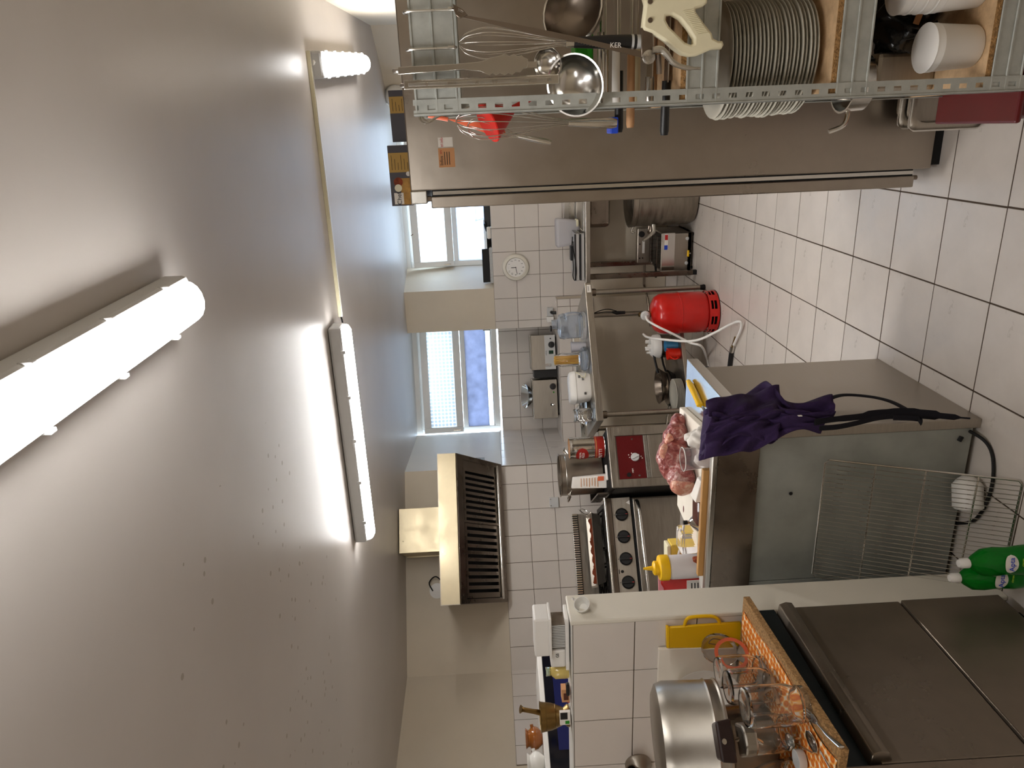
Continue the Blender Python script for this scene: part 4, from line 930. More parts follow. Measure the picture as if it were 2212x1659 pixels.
cp_ = box('kitchen_cloth', 'paper', None, (-.86, 6.030, SZL), (-.76, 6.07, SZL+.035), bevel=.012); tag(cp_, 'crumpled white cloth at the front of the window sill', 'cloth')
# ---------------------------------------------------------------- on the sink bench
UZ_ = .8625
def player(z, label):
    t = thing('media_player', label, 'media player', (-1.125, 5.445, z), .01, 'flat silver players on the sink bench')
    b_ = box('case', 'silver_plastic', t, (0, 0, .004), (.36, .22, .040), bevel=.004)
    box('front_slot', 'black_plastic', b_, (.004, -.0006, .028), (.356, 0, .040)); box('front_strip', 'grey_plastic', b_, (.01, -.0006, .010), (.35, 0, .016))
    for xx in (.03, .32):
        for yy in (.03, .19): tube('foot', 'black_rubber', t, [(xx, yy, 0), (xx, yy, .005)], .010, seg=10)
    box('display', 'black_glass', t, (.355, .02, .008), (.362, .20, .036))
    return t
player(UZ_, 'lower silver player of the two on the sink bench'); player(UZ_+.0405, 'upper silver player with a black cable on top')
cb_ = thing('power_cable', 'coiled black cable with a flat adapter lying on the silver players', 'cable', (-1.0, 5.55, UZ_+.0815))
tube('cable', 'black_rubber', cb_, [(.20, -.02, .004), (.10, .02, .004), (-.02, -.06, .004), (-.10, -.02, .004), (-.12, -.10, -.002), (-.06, -.115, -.012), (.02, -.112, -.006), (.10, -.09, .004), (.17, -.05, .004)], .0035, smooth=6, seg=6)
box('adapter', 'black_plastic', cb_, (.02, -.03, 0), (.13, .03, .022), bevel=.004)
pb = thing('plastic_box', 'clear plastic box holding white bulbs behind the players', 'box', (-.80, 5.80, UZ_), .05)
MB().hexa([V(-.09, -.06, 0), V(.09, -.06, 0), V(.09, .06, 0), V(-.09, .06, 0)], [V(-.115, -.08, .19), V(.115, -.08, .19), V(.115, .08, .19), V(-.115, .08, .19)]).obj('box', 'hazy_plastic', pb, bevel=.02)
for k, (xx, zz_, ro) in enumerate(((-.03, .09, .5), (.03, .07, 1.0), (.0, .13, .2))):
    o = lathe('bulb', 'white_plastic', pb, [(.012, -.04), (.014, -.02), (.026, .01), (.024, .028), (0, .04)], loc=(xx, -.02, zz_), seg=20); o.rotation_euler = (0, ro+.4, 0)
box('box_lid', 'cream_plastic', pb, (.045, -.07, .01), (.10, .05, .03), bevel=.008)
# ---------------------------------------------------------------- floor under the bench: stock pot and fryer
sp = thing('stock_pot', 'big battered aluminium stock pot on the floor under the sink bench', 'pot', (-.545, 5.64, 0))
lathe('pot', 'alu_old', sp, [(0, .0), (.16, 0), (.195, .012), (.21, .05), (.212, .42), (.212, .455), (.217, .46), (.217, .50), (.206, .50), (.206, .46), (.202, .05), (.15, .014), (0, .012)], seg=48)
lathe('inside', 'steel_dark', sp, [(.204, .30), (0, .30)], seg=32)
for a in (PI+.25,):
    x_, y_ = .214*math.cos(a), .214*math.sin(a)
    h_ = tube('handle', 'steel_dark', sp, [(x_+.0, y_-.03, .34), (x_-.045, y_-.03, .345), (x_-.05, y_+.03, .345), (x_, y_+.03, .34)], .010, smooth=3)
    tube('lid_clip', 'steel_bright', sp, [(x_, y_, .47), (x_-.035, y_, .485), (x_-.045, y_-.01, .47), (x_-.03, y_-.01, .455)], .006, smooth=4)
    tube('side_lever', 'steel', sp, [(x_+.02, y_-.09, .335), (x_-.03, y_-.11, .335), (x_-.07, y_-.13, .385), (x_-.09, y_-.135, .42)], [.018, .016, .012, .009], seg=10)
fy = thing('deep_fryer', 'stainless table-top deep fryer with basket standing on the floor', 'fryer', (-1.105, 5.555, 0))
fw, fd, fh = .30, .33, .255
sh_ = MB()
sh_.box((0, 0, .018), (fw, .012, fh)); sh_.box((0, 0, .018), (.012, fd, fh)); sh_.box((fw-.012, 0, .018), (fw, fd, fh)); sh_.box((0, fd-.012, .018), (fw, fd, fh)); sh_.box((0, 0, .018), (fw, fd, .05))
sh_.obj('housing', 'steel_brushed', fy, bevel=.003)
box('oil_well', 'black_iron', fy, (.013, .013, .10), (fw-.013, fd-.013, .112))
box('front_face', 'steel_bright', fy, (.004, -.0015, .15), (fw-.004, 0, fh-.008)); 
lab = box('rating_label', 'paper', fy, (.17, -.0025, .205), (.29, -.0015, .230)); box('red_mark', 'red_ink', lab, (.245, -.0030, .206), (.285, -.0024, .229)); box('blue_mark', 'blue_plastic', lab, (.17, -.0030, .206), (.205, -.0024, .232))
for xx in (.06, .25): lathe('dial', 'grey_plastic', fy, [(.013, 0), (.013, .004), (.008, .006), (0, .006)], loc=(xx, 0, .055), rot=(PI/2, 0, 0), seg=18)
tp_ = tube('drain_tap', 'steel_bright', fy, [(.14, 0, .05), (.14, -.03, .05), (.14, -.035, .035)], .008, smooth=2); MB().box((.115, -.042, .045), (.165, -.030, .062)).obj('tap_lever', 'yellow_plastic', tp_, bevel=.004)
for xx in (.02, fw-.02):
    for yy in (.02, fd-.02): tube('foot', 'black_rubber', fy, [(xx, yy, 0), (xx, yy, .02)], .012, seg=10)
hd_ = box('control_head', 'steel_brushed', fy, (.02, fd-.03, fh), (fw+.005, fd+.035, fh+.125), bevel=.006)
lathe('thermostat', 'black_plastic', hd_, [(.024, 0), (.024, .014), (0, .014)], loc=(.255, fd-.03, fh+.092), rot=(PI/2, 0, 0), seg=20)
for xx, zz_ in ((.175, .105), (.06, .105), (.06, .08)): lathe('lamp', 'black_plastic', hd_, [(.006, 0), (.006, .003), (0, .003)], loc=(xx, fd-.03, fh+zz_), rot=(PI/2, 0, 0), seg=12)
box('head_plate', 'paper', hd_, (.10, fd-.0312, fh+.065), (.20, fd-.030, fh+.085))
bk_ = MB()
for k in range(9): bk_.tube([(.03+k*.03, .02, fh+.03), (.03+k*.03, .03, .14), (.03+k*.03, .26, .14), (.03+k*.03, .27, fh+.03)], .0015, seg=5)
for k in range(7): bk_.tube([(.03, .03+k*.038, .14), (.27, .03+k*.038, .14)], .0015, seg=5)
bk_.tube([(.03, .02, fh+.03), (.27, .02, fh+.03), (.27, .27, fh+.03), (.03, .27, fh+.03)], .0028, closed=True, seg=6)
bk_.obj('fry_basket', 'steel_dark', fy)
bh = tube('basket_handle', 'black_iron', fy, [(.05, .05, fh+.03), (.0, -.04, fh+.045), (-.03, -.06, fh+.05)], .009, seg=8)
# ---------------------------------------------------------------- gas cylinder
gc = thing('gas_cylinder', 'red steel gas cylinder on the floor beside the work table', 'gas cylinder', (-1.29, 4.965, 0))
r = .146
lathe('body', 'red_gloss', gc, [(0, .045), (.09, .05), (r*.93, .075), (r, .11), (r, .26), (r+.0025, .262), (r+.0025, .272), (r, .274), (r, .36), (r*.96, .400), (r*.82, .432), (r*.55, .452), (r*.25, .462), (0, .464)], seg=48)
ft_ = MB(); segs = 48
def ringpart(z0, z1, a0, a1, r0=r+.002):
    n = max(2, int((a1-a0)/(2*PI)*segs)); vs = []; 
    for i in range(n+1):
        a = a0+(a1-a0)*i/n
        for rr_, zz_ in ((r0, z0), (r0, z1), (r0-.003, z1), (r0-.003, z0)): vs.append(V(rr_*math.cos(a), rr_*math.sin(a), zz_))
    fs = [(i*4+j, i*4+(j+1) % 4, (i+1)*4+(j+1) % 4, (i+1)*4+j) for i in range(n) for j in range(4)]+[(0, 1, 2, 3), (4*n+3, 4*n+2, 4*n+1, 4*n)]
    ft_.add(vs, fs)
ringpart(0, .022, 0, 2*PI, r+.004); ringpart(.062, .075, 0, 2*PI)
for k in range(8): ringpart(.022, .062, k*PI/4+.0, k*PI/4+.36)
for k in range(8): ringpart(.040, .046, k*PI/4+.36, (k+1)*PI/4)
ft_.obj('foot_ring', 'red_gloss', gc)
lathe('foot_rim', 'black_rubber', gc, [(r+.005, 0), (r+.005, .006), (r-.002, .006)], seg=40)
vv = lathe('valve', 'brass', gc, [(.020, .460), (.020, .480), (.012, .486), (.012, .520), (.016, .522), (.016, .545), (.008, .548), (0, .548)], seg=20)
lathe('regulator', 'grey_plastic', gc, [(.030, 0), (.034, .008), (.034, .020), (.024, .030), (0, .032)], loc=(.0, -.018, .505), rot=(PI/2, 0, 0), seg=24)
hs = thing('gas_hose', 'white rubber gas hose curling from the cylinder across the floor', 'hose', (0, 0, 0))
pts = [(-1.29, 4.905, .505), (-1.31, 4.86, .50)]
pxs = [(1420, 705, 4.78), (1455, 722, 4.76), (1490, 740, 4.74), (1515, 748, 4.70)]
pts += [tuple(onY(*a)) for a in pxs]+[tuple(onZ(1526, 772, .014)), tuple(onZ(1532, 800, .014)), tuple(onZ(1535, 830, .014))]
tube('hose', 'white_plastic', hs, pts, .0085, seg=10, smooth=6)
h2 = thing('gas_hose', 'second white hose looping down to a black burner handle on the floor', 'hose', (0, 0, 0))
pts = [tuple(onY(*a)) for a in ((1390, 722, 4.98), (1398, 728, 4.90), (1420, 732, 4.74), (1460, 736, 4.66), (1490, 737, 4.60), (1515, 732, 4.55), (1545, 718, 4.50), (1575, 702, 4.44))]
pts += [tuple(onZ(x, y, z)) for x, y, z in ((1592, 695, .05), (1601, 697, .03), (1600, 712, .02), (1590, 735, .02), (1585, 745, .02))]
tube('hose', 'white_plastic', h2, pts, .0085, seg=10, smooth=6)
tc = thing('torch_handle', 'black gas burner handle with brass tip lying on the floor', 'burner', tuple(onZ(1583, 748, .016)))
b0 = V(*tc.location); tube('ferrule', 'steel_bright', tc, [(0, 0, 0), tuple(onZ(1580, 760, .016)-b0)], .016, seg=12)
tube('handle', 'black_plastic', tc, [tuple(onZ(1580, 760, .016)-b0), tuple(onZ(1578, 776, .016)-b0), tuple(onZ(1575, 800, .016)-b0)], .0155, seg=12)
tube('tip', 'brass', tc, [(0, 0, .004), tuple(onZ(1588, 728, .02)-b0)], .006, seg=8)
# ---------------------------------------------------------------- on the work table
TZ_ = .9005
pt = thing('blender_jug', 'clear plastic mixer jug with handle at the right end of the work table', 'jug', (-1.41, 5.19, TZ_), -.3)
lathe('jug', 'clear_plastic', pt, [(0, 0), (.10, 0), (.105, .006), (.105, .03), (.092, .036), (.095, .15), (.099, .162), (.090, .195), (.055, .208), (.050, .208), (.084, .19), (.094, .16), (.088, .04), (.0, .036)], seg=40)
lathe('feed_tube', 'clear_plastic', pt, [(.036, .206), (.036, .25), (.033, .25), (.033, .206)], loc=(.02, 0, 0), seg=24)
box('pusher', 'black_plastic', pt, (-.03, -.02, .249), (.0, .02, .262), bevel=.003)
tube('handle', 'clear_plastic', pt, [(.09, -.035, .15), (.13, -.06, .165), (.15, -.07, .13), (.145, -.068, .06), (.095, -.04, .035)], .010, smooth=4, flat=1.4)
sg = thing('spaghetti_jar', 'tall glass jar of dry spaghetti standing in a clear dish on the table', 'jar', (-1.632, 5.060, TZ_)); sg.scale = (.92, .92, 1)
lathe('dish', 'clear_plastic', sg, [(0, 0), (.085, 0), (.098, .012), (.10, .03), (.085, .05), (.055, .056), (.052, .056), (.082, .046), (.095, .03), (.092, .014), (0, .006)], seg=40)
lathe('jar', 'glass', sg, [(0, .058), (.05, .058), (.056, .07), (.058, .19), (.047, .215), (.043, .222), (.045, .245), (.041, .245), (.039, .22), (.053, .188), (.052, .07), (0, .064)], seg=36)
sgm = MB(); rg = random.Random(5)
for k in range(120):
    a = rg.uniform(0, 2*PI); q_ = .036*math.sqrt(rg.random()); q2 = .036*math.sqrt(rg.random()); a2 = a+rg.uniform(-.5, .5)
    sgm.tube([(q_*math.cos(a), q_*math.sin(a), .070), (q2*math.cos(a2), q2*math.sin(a2), .238+rg.uniform(0, .012))], .0022, seg=5)
so_ = sgm.obj('spaghetti', 'pasta', sg); so_['kind'] = 'stuff'
ms = thing('measuring_cup', 'frosted clear measuring cup leaning on the spaghetti jar', 'cup', (-1.565, 5.10, TZ_))
lathe('cup', 'hazy_plastic', ms, [(0, 0), (.034, 0), (.040, .11), (.038, .11), (.032, .004), (0, .004)], loc=(.0, .06, 0), seg=28)
tb_ = thing('food_tub', 'white rounded food tub with wire bail on the work table', 'tub', (-1.812, 4.935, TZ_), ta); tb_.scale = (.94, .94, 1)
o = MB(); n = 40
def sq(a, w0, d0): c_, s_ = math.cos(a), math.sin(a); k_ = (abs(c_)**5+abs(s_)**5)**(-.2); return (w0*c_*k_, d0*s_*k_)
vs = []; rows = ((.095, .075, 0), (.104, .083, .01), (.116, .094, .105), (.122, .10, .110), (.122, .10, .118), (.113, .092, .150), (.105, .085, .156), (.0, .0, .158))
for w0, d0, z_ in rows: vs += [V(*sq(2*PI*i/n, max(w0, .001), max(d0, .001)), z_) for i in range(n)]
fs = [(r_*n+i, r_*n+(i+1) % n, (r_+1)*n+(i+1) % n, (r_+1)*n+i) for r_ in range(len(rows)-1) for i in range(n)]+[tuple(range(n-1, -1, -1))]
o.add(vs, fs).obj('tub', 'white_plastic', tb_, smooth=True)
tube('bail', 'cream_plastic', tb_, [(.112, -.05, .115), (.09, -.100, .09), (.05, -.106, .05), (.09, -.095, .035)], .003, smooth=5)
for k, (xx, zz_, w_) in enumerate(((.055, .085, .022), (.035, .06, .03), (-.08, .05, .02))):
    for q in range(4): box('print_mark', 'ink', tb_, (xx+q*w_/4, -.0955, zz_-.010), (xx+q*w_/4+.003, -.0925, zz_+.006))
jr = thing('glass_jar', 'small clear glass jar with wire clasp at the left of the table', 'jar', (-1.985, 4.825, TZ_))
lathe('jar', 'glass', jr, [(0, 0), (.045, 0), (.051, .008), (.052, .09), (.042, .108), (.040, .112), (.046, .116), (.046, .135), (.041, .135), (.036, .110), (.047, .088), (.046, .01), (0, .006)], seg=36)
lathe('rubber_ring', 'steel_bright', jr, [(.047, .116), (.049, .12), (.047, .124)], seg=28, cap=False)
tube('clasp', 'steel_bright', jr, [(.03, -.042, .115), (.02, -.054, .085), (-.01, -.054, .07), (-.02, -.05, .10)], .0015, smooth=4, seg=5)
# oval steel tray and whisk-like utensils behind the jar
ot = thing('steel_dish', 'long polished steel dish lying behind the jar on the work table', 'dish', tuple(tb.matrix_basis @ V(.84, -.36, TZ_)), ta)
o = MB(); vs = []; n = 36
for w0, d0, z_ in ((.12, .06, 0), (.15, .085, .022), (.165, .10, .026), (.148, .083, .020), (.118, .058, .003), (.001, .001, .003)): vs += [V(w0*math.cos(2*PI*i/n), d0*math.sin(2*PI*i/n), z_) for i in range(n)]
o.add(vs, [(r_*n+i, r_*n+(i+1) % n, (r_+1)*n+(i+1) % n, (r_+1)*n+i) for r_ in range(5) for i in range(n)]).obj('dish', 'steel_bright', ot, smooth=True)
def long_tool(label, p, q, hm, z, wire=False):
    a = tb.matrix_basis @ V(p[0], p[1], z); b = tb.matrix_basis @ V(q[0], q[1], z+.02); t = thing('serving_tool', label, 'utensil', tuple(a), 0, 'tools lying on the steel dish'); d = b-a
    tube('shaft', hm, t, [(0, 0, 0), tuple(d*.62)], .005, seg=8)
    if wire: tube('wire_end', 'steel_bright', t, [tuple(d*.60), tuple(d*.72+V(.03, 0, .03)), tuple(d*.95+V(.02, 0, .05)), tuple(d+V(-.02, 0, .02)), tuple(d*.7+V(-.02, 0, .01)), tuple(d*.60)], .002, smooth=4, seg=6)
    else: tube('head', 'steel_bright', t, [tuple(d*.6), tuple(d*.75), tuple(d)], [.006, .022, .010], seg=10, flat=.25)
    return t
long_tool('black-shafted serving spoon lying across the steel dish', (.70, -.30), (.98, -.34), 'black_plastic', .934)
long_tool('bent wire whisk resting on the steel dish', (.68, -.40), (.96, -.27), 'steel_bright', .945, True)
long_tool('thin steel skewer tool under the wire whisk', (.72, -.27), (.99, -.42), 'steel_bright', .930)
# hanging plug under the table edge
pg = thing('power_plug', 'black power plug hanging on its cord beneath the table top', 'plug', tuple(onY(1286, 676, 5.35)))
tube('cord', 'black_rubber', pg, [tuple(onY(x, y, 5.35)-pg.location) for x, y in ((1284, 676), (1300, 670), (1315, 668), (1332, 672))], .0035, smooth=4, seg=6)
tube('cord', 'black_rubber', pg, [tuple(onY(x, y, 5.35)-pg.location) for x, y in ((1284, 677), (1305, 674), (1322, 674))], .0035, smooth=4, seg=6)
tube('plug', 'black_plastic', pg, [tuple(onY(x, y, 5.35)-pg.location) for x, y in ((1322, 674), (1332, 676), (1350, 675))], [.008, .015, .012], seg=12)
# ---------------------------------------------------------------- fryers on the ledge
la = math.atan2(.32, 1.19)
def counter_unit(x, y, label, w_=.30, d_=.27, h_=.222, m_='steel_brushed', first=False):
    t = thing('counter_fryer', label, 'fryer', (x, y, 1.0465), la)     # local x to the right, y to the back
    b_ = MB(); b_.box((0, 0, .012), (w_, .006, h_)); b_.box((0, .006, .012), (.006, d_, h_)); b_.box((w_-.006, .006, .012), (w_, d_, h_)); b_.box((.006, d_-.006, .012), (w_-.006, d_, h_)); b_.box((.006, .006, .012), (w_-.006, d_-.006, .03))
    b_.obj('housing', m_, t, bevel=.002)
    box('basin', 'steel_bright', t, (.007, .007, .10), (w_-.007, d_-.007, .105))
    rim_ = MB().tube([(0, 0, h_), (w_, 0, h_), (w_, d_, h_), (0, d_, h_)], .004, closed=True, seg=6); rim_.obj('rim', 'steel_bright', t)
    for xx in (.03, w_-.03):
        for yy in (.03, d_-.03): tube('foot', 'black_rubber', t, [(xx, yy, 0), (xx, yy, .014)], .010, seg=10)
    return t
f1 = counter_unit(-1.985, 5.905, 'right steel counter fryer with green switch on the tiled ledge')
cpn = box('control_panel', 'grey_plastic', f1, (.002, -.001, .013), (.298, 0, .105))
lathe('knob', 'black_plastic', f1, [(.028, 0), (.026, .016), (0, .018)], loc=(.215, 0, .045), rot=(PI/2, 0, 0), seg=24)
lathe('lamp', 'black_plastic', f1, [(.006, 0), (.006, .004), (0, .004)], loc=(.268, 0, .052), rot=(PI/2, 0, 0), seg=12)
box('switch', 'dark_green', f1, (.135, -.006, .030), (.165, 0, .070), bevel=.002)
text('name_text', 'OPENEL', .012, 'ink', cpn, (.145, -.0016, .092), (PI/2, 0, 0))
box('door_catch', 'steel_bright', f1, (.030, -.010, .055), (.052, 0, .105), bevel=.002); box('blue_sticker', 'blue_plastic', f1, (.004, -.0008, .03), (.014, 0, .095))
f2 = counter_unit(-2.395, 5.795, 'left steel counter fryer with a bowl on top, beside the tiled reveal', w_=.335)
box('side_skin', 'galvanised', f2, (-.001, .0, .013), (0, .268, .22))
lathe('knob', 'black_plastic', f2, [(.028, 0), (.026, .016), (0, .018)], loc=(.275, 0, .048), rot=(PI/2, 0, 0), seg=24)
lathe('pilot_lamp', 'green_plastic', f2, [(.007, 0), (.007, .004), (0, .004)], loc=(.225, 0, .043), rot=(PI/2, 0, 0), seg=12)
lathe('toggle', 'steel_bright', f2, [(.012, 0), (.012, .004), (.004, .006), (.004, .022), (0, .023)], loc=(.115, 0, .05), rot=(PI/2, 0, 0), seg=14)
box('toggle_plate', 'black_plastic', f2, (.108, -.002, .054), (.126, 0, .074))
bw_ = thing('steel_bowl', 'polished steel bowl tilted on the rim of the left counter fryer', 'bowl', tuple(f2.matrix_basis @ V(.19, .13, .245)))
o = lathe('bowl', 'steel_bright', bw_, [(0, -.012), (.06, -.012), (.085, .012), (.105, .048), (.112, .049), (.104, .053), (.080, .016), (.056, -.006), (0, -.006)], seg=36); o.rotation_euler = (.25, .12, 0)
gb = thing('gap_filler', 'black plastic channel between the two counter fryers', 'channel', tuple(f1.matrix_basis @ V(-.07, .02, 0)), la)
box('channel', 'black_plastic', gb, (0, 0, 0), (.066, .20, .205), bevel=.003)
# sockets, plugs and switches
def socket(px, py, Y, label, w_=.045, h_=.075, m_='grey_plastic', plug=True, rz=0):
    p = onY(px, py, Y); t = thing('wall_socket', label, 'socket', tuple(p), rz)
    b_ = box('box', m_, t, (-w_/2, -.035, -h_/2), (w_/2, 0, h_/2), bevel=.004)
    if plug: tube('plug', 'black_plastic', t, [(0, -.03, -.01), (0, -.06, -.012), (.0, -.07, -.05)], .013, smooth=3, seg=10)
    return t
socket(1188, 672, 6.008, 'grey wall socket with black plug to the right of the jug', .075, .05)
socket(1188, 688, 6.0085, 'clear cover socket box beside the black plug', .05, .06, 'white_plastic', False)
sr = thing('wall_socket', 'grey socket block on the tiled reveal beside the left fryer', 'socket', (-2.565, 5.70, 1.115), -PI/2-.13)
box('box', 'grey_plastic', sr, (-.04, -.03, -.03), (.04, 0, .03), bevel=.004); tube('lever', 'steel_bright', sr, [(0, -.03, .02), (0, -.035, .06), (0, -.04, .075)], .004, smooth=2)
s2_ = thing('wall_socket', 'black double plug on the tiled reveal above the ledge', 'socket', (-2.525, 5.42, 1.125), -PI/2-.13)
box('box', 'black_plastic', s2_, (-.045, -.045, -.035), (.045, 0, .035), bevel=.005); box('plug', 'black_plastic', s2_, (-.03, -.06, -.02), (.03, -.045, .02), bevel=.005)
for k, (s_, z_) in enumerate(((.155, 1.185),)):
    p = H0+V(-.805, -.594)*.30+V(.594, -.805)*.009; sx = thing('wall_socket', 'pale double socket on the tiles behind the stock pot', 'socket', (p.x, p.y, 1.190), HA)
    box('box', 'grey_plastic', sx, (-.04, -.022, -.035), (.04, 0, .035), bevel=.004)
    for q in (-.025, .025): lathe('screw', 'steel_bright', sx, [(.004, 0), (.004, .002), (0, .002)], loc=(q, -.022, .025), rot=(PI/2, 0, 0), seg=8)
# ---------------------------------------------------------------- on the griddle: tin, stock pot, paper bag
GT = .889+.001
G = lambda s, o, z=GT: tuple((gd.matrix_basis @ V(s, o, z)))
cn = thing('tomato_tin', 'tall ribbed tomato tin with red label standing on the griddle', 'tin', G(.105, .545), -.35)
prof = [(0, 0), (.070, 0), (.073, .003), (.071, .006)]+[(.071, .075)]+[(.071+(.0022 if k % 2 else 0), .085+k*.009) for k in range(12)]+[(.071, .20), (.071, .228), (.073, .231), (.073, .236), (.069, .236), (.069, .228), (0, .228)]
lathe('tin', 'steel_bright', cn, prof, seg=44)
lathe('inside', 'card_tan', cn, [(.069, .229), (.035, .2285), (0, .228)], seg=32)
lathe('label_band', 'tin_red', cn, [(.0716, .008), (.0722, .009), (.0722, .070), (.0716, .071)], seg=44)
lathe('gold_line', 'gold_print', cn, [(.0723, .060), (.0725, .061), (.0723, .063)], seg=44)
lb2 = MB().grid(lambda u, v: ((.0742)*math.sin((u-.5)*1.5), -(.0742)*math.cos((u-.5)*1.5), .155+(v-.5)*.085*math.sqrt(max(.0, 1-(2*u-1)**2))), 16, 6).obj('round_label', 'tin_red', cn)
def curved(s, size, R_, z_, m_, name='label_text'):
    o = text(name, s, size, m_, cn, (0, 0, 0), (0, 0, 0), ext=.0003)
    for v in o.data.vertices:
        x, y, z = v.co; a = x/R_; v.co = ((R_+z)*math.sin(a), -(R_+z)*math.cos(a), z_+y)
    return o
curved('MUTTI', .030, .0726, .035, 'paper'); curved('POLPA', .019, .0750, .168, 'paper'); curved('PEZZI', .019, .0750, .148, 'paper')
pz = thing('stock_pot', 'steel stock pot with side handles standing on the griddle', 'pot', G(.24, .30), .3)
lathe('pot', 'steel_fridge', pz, [(0, 0), (.132, 0), (.140, .008), (.142, .235), (.142, .285), (.150, .290), (.150, .294), (.137, .292), (.136, .012), (0, .008)], seg=48)
lathe('bead', 'steel', pz, [(.1425, .250), (.1440, .253), (.1425, .256)], seg=44, cap=False)
for a in (-2.55, .35):
    c_, s_ = math.cos(a), math.sin(a); e = V(-s_, c_, 0)
    P_ = lambda r_, t_, z_: tuple(V(c_, s_, 0)*r_+e*t_+V(0, 0, z_))
    tube('handle', 'steel_bright', pz, [P_(.140, -.045, .225), P_(.178, -.042, .245), P_(.182, 0, .250), P_(.178, .042, .245), P_(.140, .045, .225)], .0065, smooth=4)
pb2 = thing('paper_bag', 'white paper packet propped against the stock pot on the griddle', 'packet', G(.325, .50), PI+HA-.5)
MB().hexa([V(-.045, -.022, 0), V(.045, -.022, 0), V(.045, .022, 0), V(-.045, .022, 0)], [V(-.036, -.012, .225), V(.040, -.012, .235), V(.040, .010, .235), V(-.036, .010, .225)]).obj('packet', 'paper', pb2, bevel=.006)
for k in range(7): box('print_line', 'card_tan', pb2, (-.03, .0190-.0012*k, .06+k*.018), (.03-.004*(k % 3), .0222-.0012*k, .064+k*.018))
box('print_patch', 'orange_plastic', pb2, (-.04, .019, .02), (-.01, .0228, .06))
lt = box('lighter', 'white_plastic', None, (-.012, -.05, 0), (.012, .05, .014), bevel=.004); lt.location = G(.285, .585); lt.rotation_euler = (0, 0, HA+1.57); tag(lt, 'small white and red lighter lying at the front of the griddle', 'lighter')
# ---------------------------------------------------------------- on the stove: roasting tin with food, saucepan
S_ = lambda s, o, z: tuple(st.matrix_basis @ V(s, o, z))
rt = thing('roasting_tin', 'long steel roasting tin of browned food on the stove', 'roasting tin', S_(.31, .20, SZ+.0155), PI+HA)
o = MB(); w0, d0 = .46, .30
def tray_(w_, d_, h_, e): return [(-e, -e, h_), (w_+e, -e, h_), (w_+e, d_+e, h_), (-e, d_+e, h_)]
A, B, Cc = tray_(w0, d0, 0, -.008), tray_(w0, d0, .062, .012), tray_(w0, d0, .062, .024)
vs = [V(*p) for p in A+B+Cc]; fs = [(3, 2, 1, 0)]+[(i, (i+1) % 4, 4+(i+1) % 4, 4+i) for i in range(4)]+[(4+i, 4+(i+1) % 4, 8+(i+1) % 4, 8+i) for i in range(4)]
o.add([v-V(.22, 0, 0) for v in vs], fs).obj('tin', 'steel_brushed', rt, solid=.002)
rg = random.Random(2)
def foodf(u, v): 
    return (-.22+.004+u*(w0-.008), .004+v*(d0-.008), .040+.006*math.sin(u*40+v*9)+.006*math.sin(v*37-u*13)+rg.uniform(-.003, .004))
MB().grid(foodf, 46, 30).obj('baked_food', 'copper_food', rt, smooth='all')
rh = tube('loop_handle', 'steel_bright', rt, [(-.235, .06, .06), (-.27, .08, .105), (-.275, .15, .12), (-.27, .22, .105), (-.235, .24, .06)], .0035, smooth=4)
sk_ = tube('skewer', 'steel_bright', None, [S_(.12, .44, SZ+.088), S_(.04, .30, SZ+.130), S_(.02, .26, SZ+.136)], .0022, smooth=4, seg=6); tag(sk_, 'thin bent wire skewer resting over the roasting tin edge', 'skewer')
pn3 = thing('saucepan', 'steel saucepan on the back of the stove behind the partition corner', 'pan', S_(.80, .26, SZ+.0155), PI+HA)
lathe('pan', 'steel_fridge', pn3, [(0, 0), (.105, 0), (.112, .008), (.114, .105), (.121, .108), (.110, .106), (.108, .010), (0, .006)], seg=44)
tube('handle', 'steel_bright', pn3, [(-.112, -.02, .09), (-.135, -.02, .115), (-.14, .02, .115), (-.112, .02, .09)], .005, smooth=3)
# ---------------------------------------------------------------- lower shelf of the table
LT = LSH+.0005
Q = lambda x, y, z=LT: tuple(tb.matrix_basis @ V(x, y, z))
def mug(x, y, m_, label):
    t = thing('mug', label, 'mug', Q(x, y), ta, 'enamel mugs under the table')
    lathe('cup', m_, t, [(0, 0), (.038, 0), (.041, .004), (.043, .088), (.044, .09), (.041, .09), (.038, .006), (0, .005)], seg=28)
    tube('handle', m_, t, [(-.030, -.030, .022), (-.052, -.050, .030), (-.056, -.054, .060), (-.030, -.030, .078)], .005, smooth=4); return t
mug(.47, -.14, 'blue_mug', 'blue enamel mug on the shelf under the table'); mug(.545, -.105, 'red_mug', 'red enamel mug on the shelf under the table')
for k in range(7):
    o = pl0.copy(); C.objects.link(o); o.scale = (.92, .92, 1.0); o.location = (Vector(Q(.845, -.15))+V(0, 0, .0085*k)); o.data = pl0.data
    tag(o, 'top plate of the small stack under the table' if k == 6 else 'plate inside the small stack on the shelf under the table', 'plate', 'plates under the table')
fp = thing('frying_pan', 'steel frying pan leaning on the pans under the table', 'pan', Q(.715, -.36, LT+.078), ta)
o = lathe('pan', 'steel_dark', fp, [(0, -.01), (.10, -.01), (.132, .042), (.137, .043), (.105, -.004), (0, -.004)], seg=44); o.rotation_euler = (0, -.0, 0)
tube('handle', 'black_plastic', fp, [(.10, .0, .035), (.20, -.01, .05), (.30, -.015, .058)], [.010, .009, .011], seg=10, flat=.6)
f3 = thing('frying_pan', 'black iron pan with long handle stacked under the steel pan', 'pan', Q(.735, -.37), ta)
lathe('pan', 'black_iron', f3, [(0, 0), (.11, 0), (.135, .045), (.140, .046), (.114, .006), (0, .005)], seg=40)
lathe('lid_stack', 'steel_brushed', f3, [(.125, .047), (.125, .058), (.10, .0645), (0, .0645)], seg=36)
tube('handle', 'black_iron', f3, [(.12, .02, .04), (.20, .03, .055), (.27, .03, .06)], .008, seg=8, flat=.6)
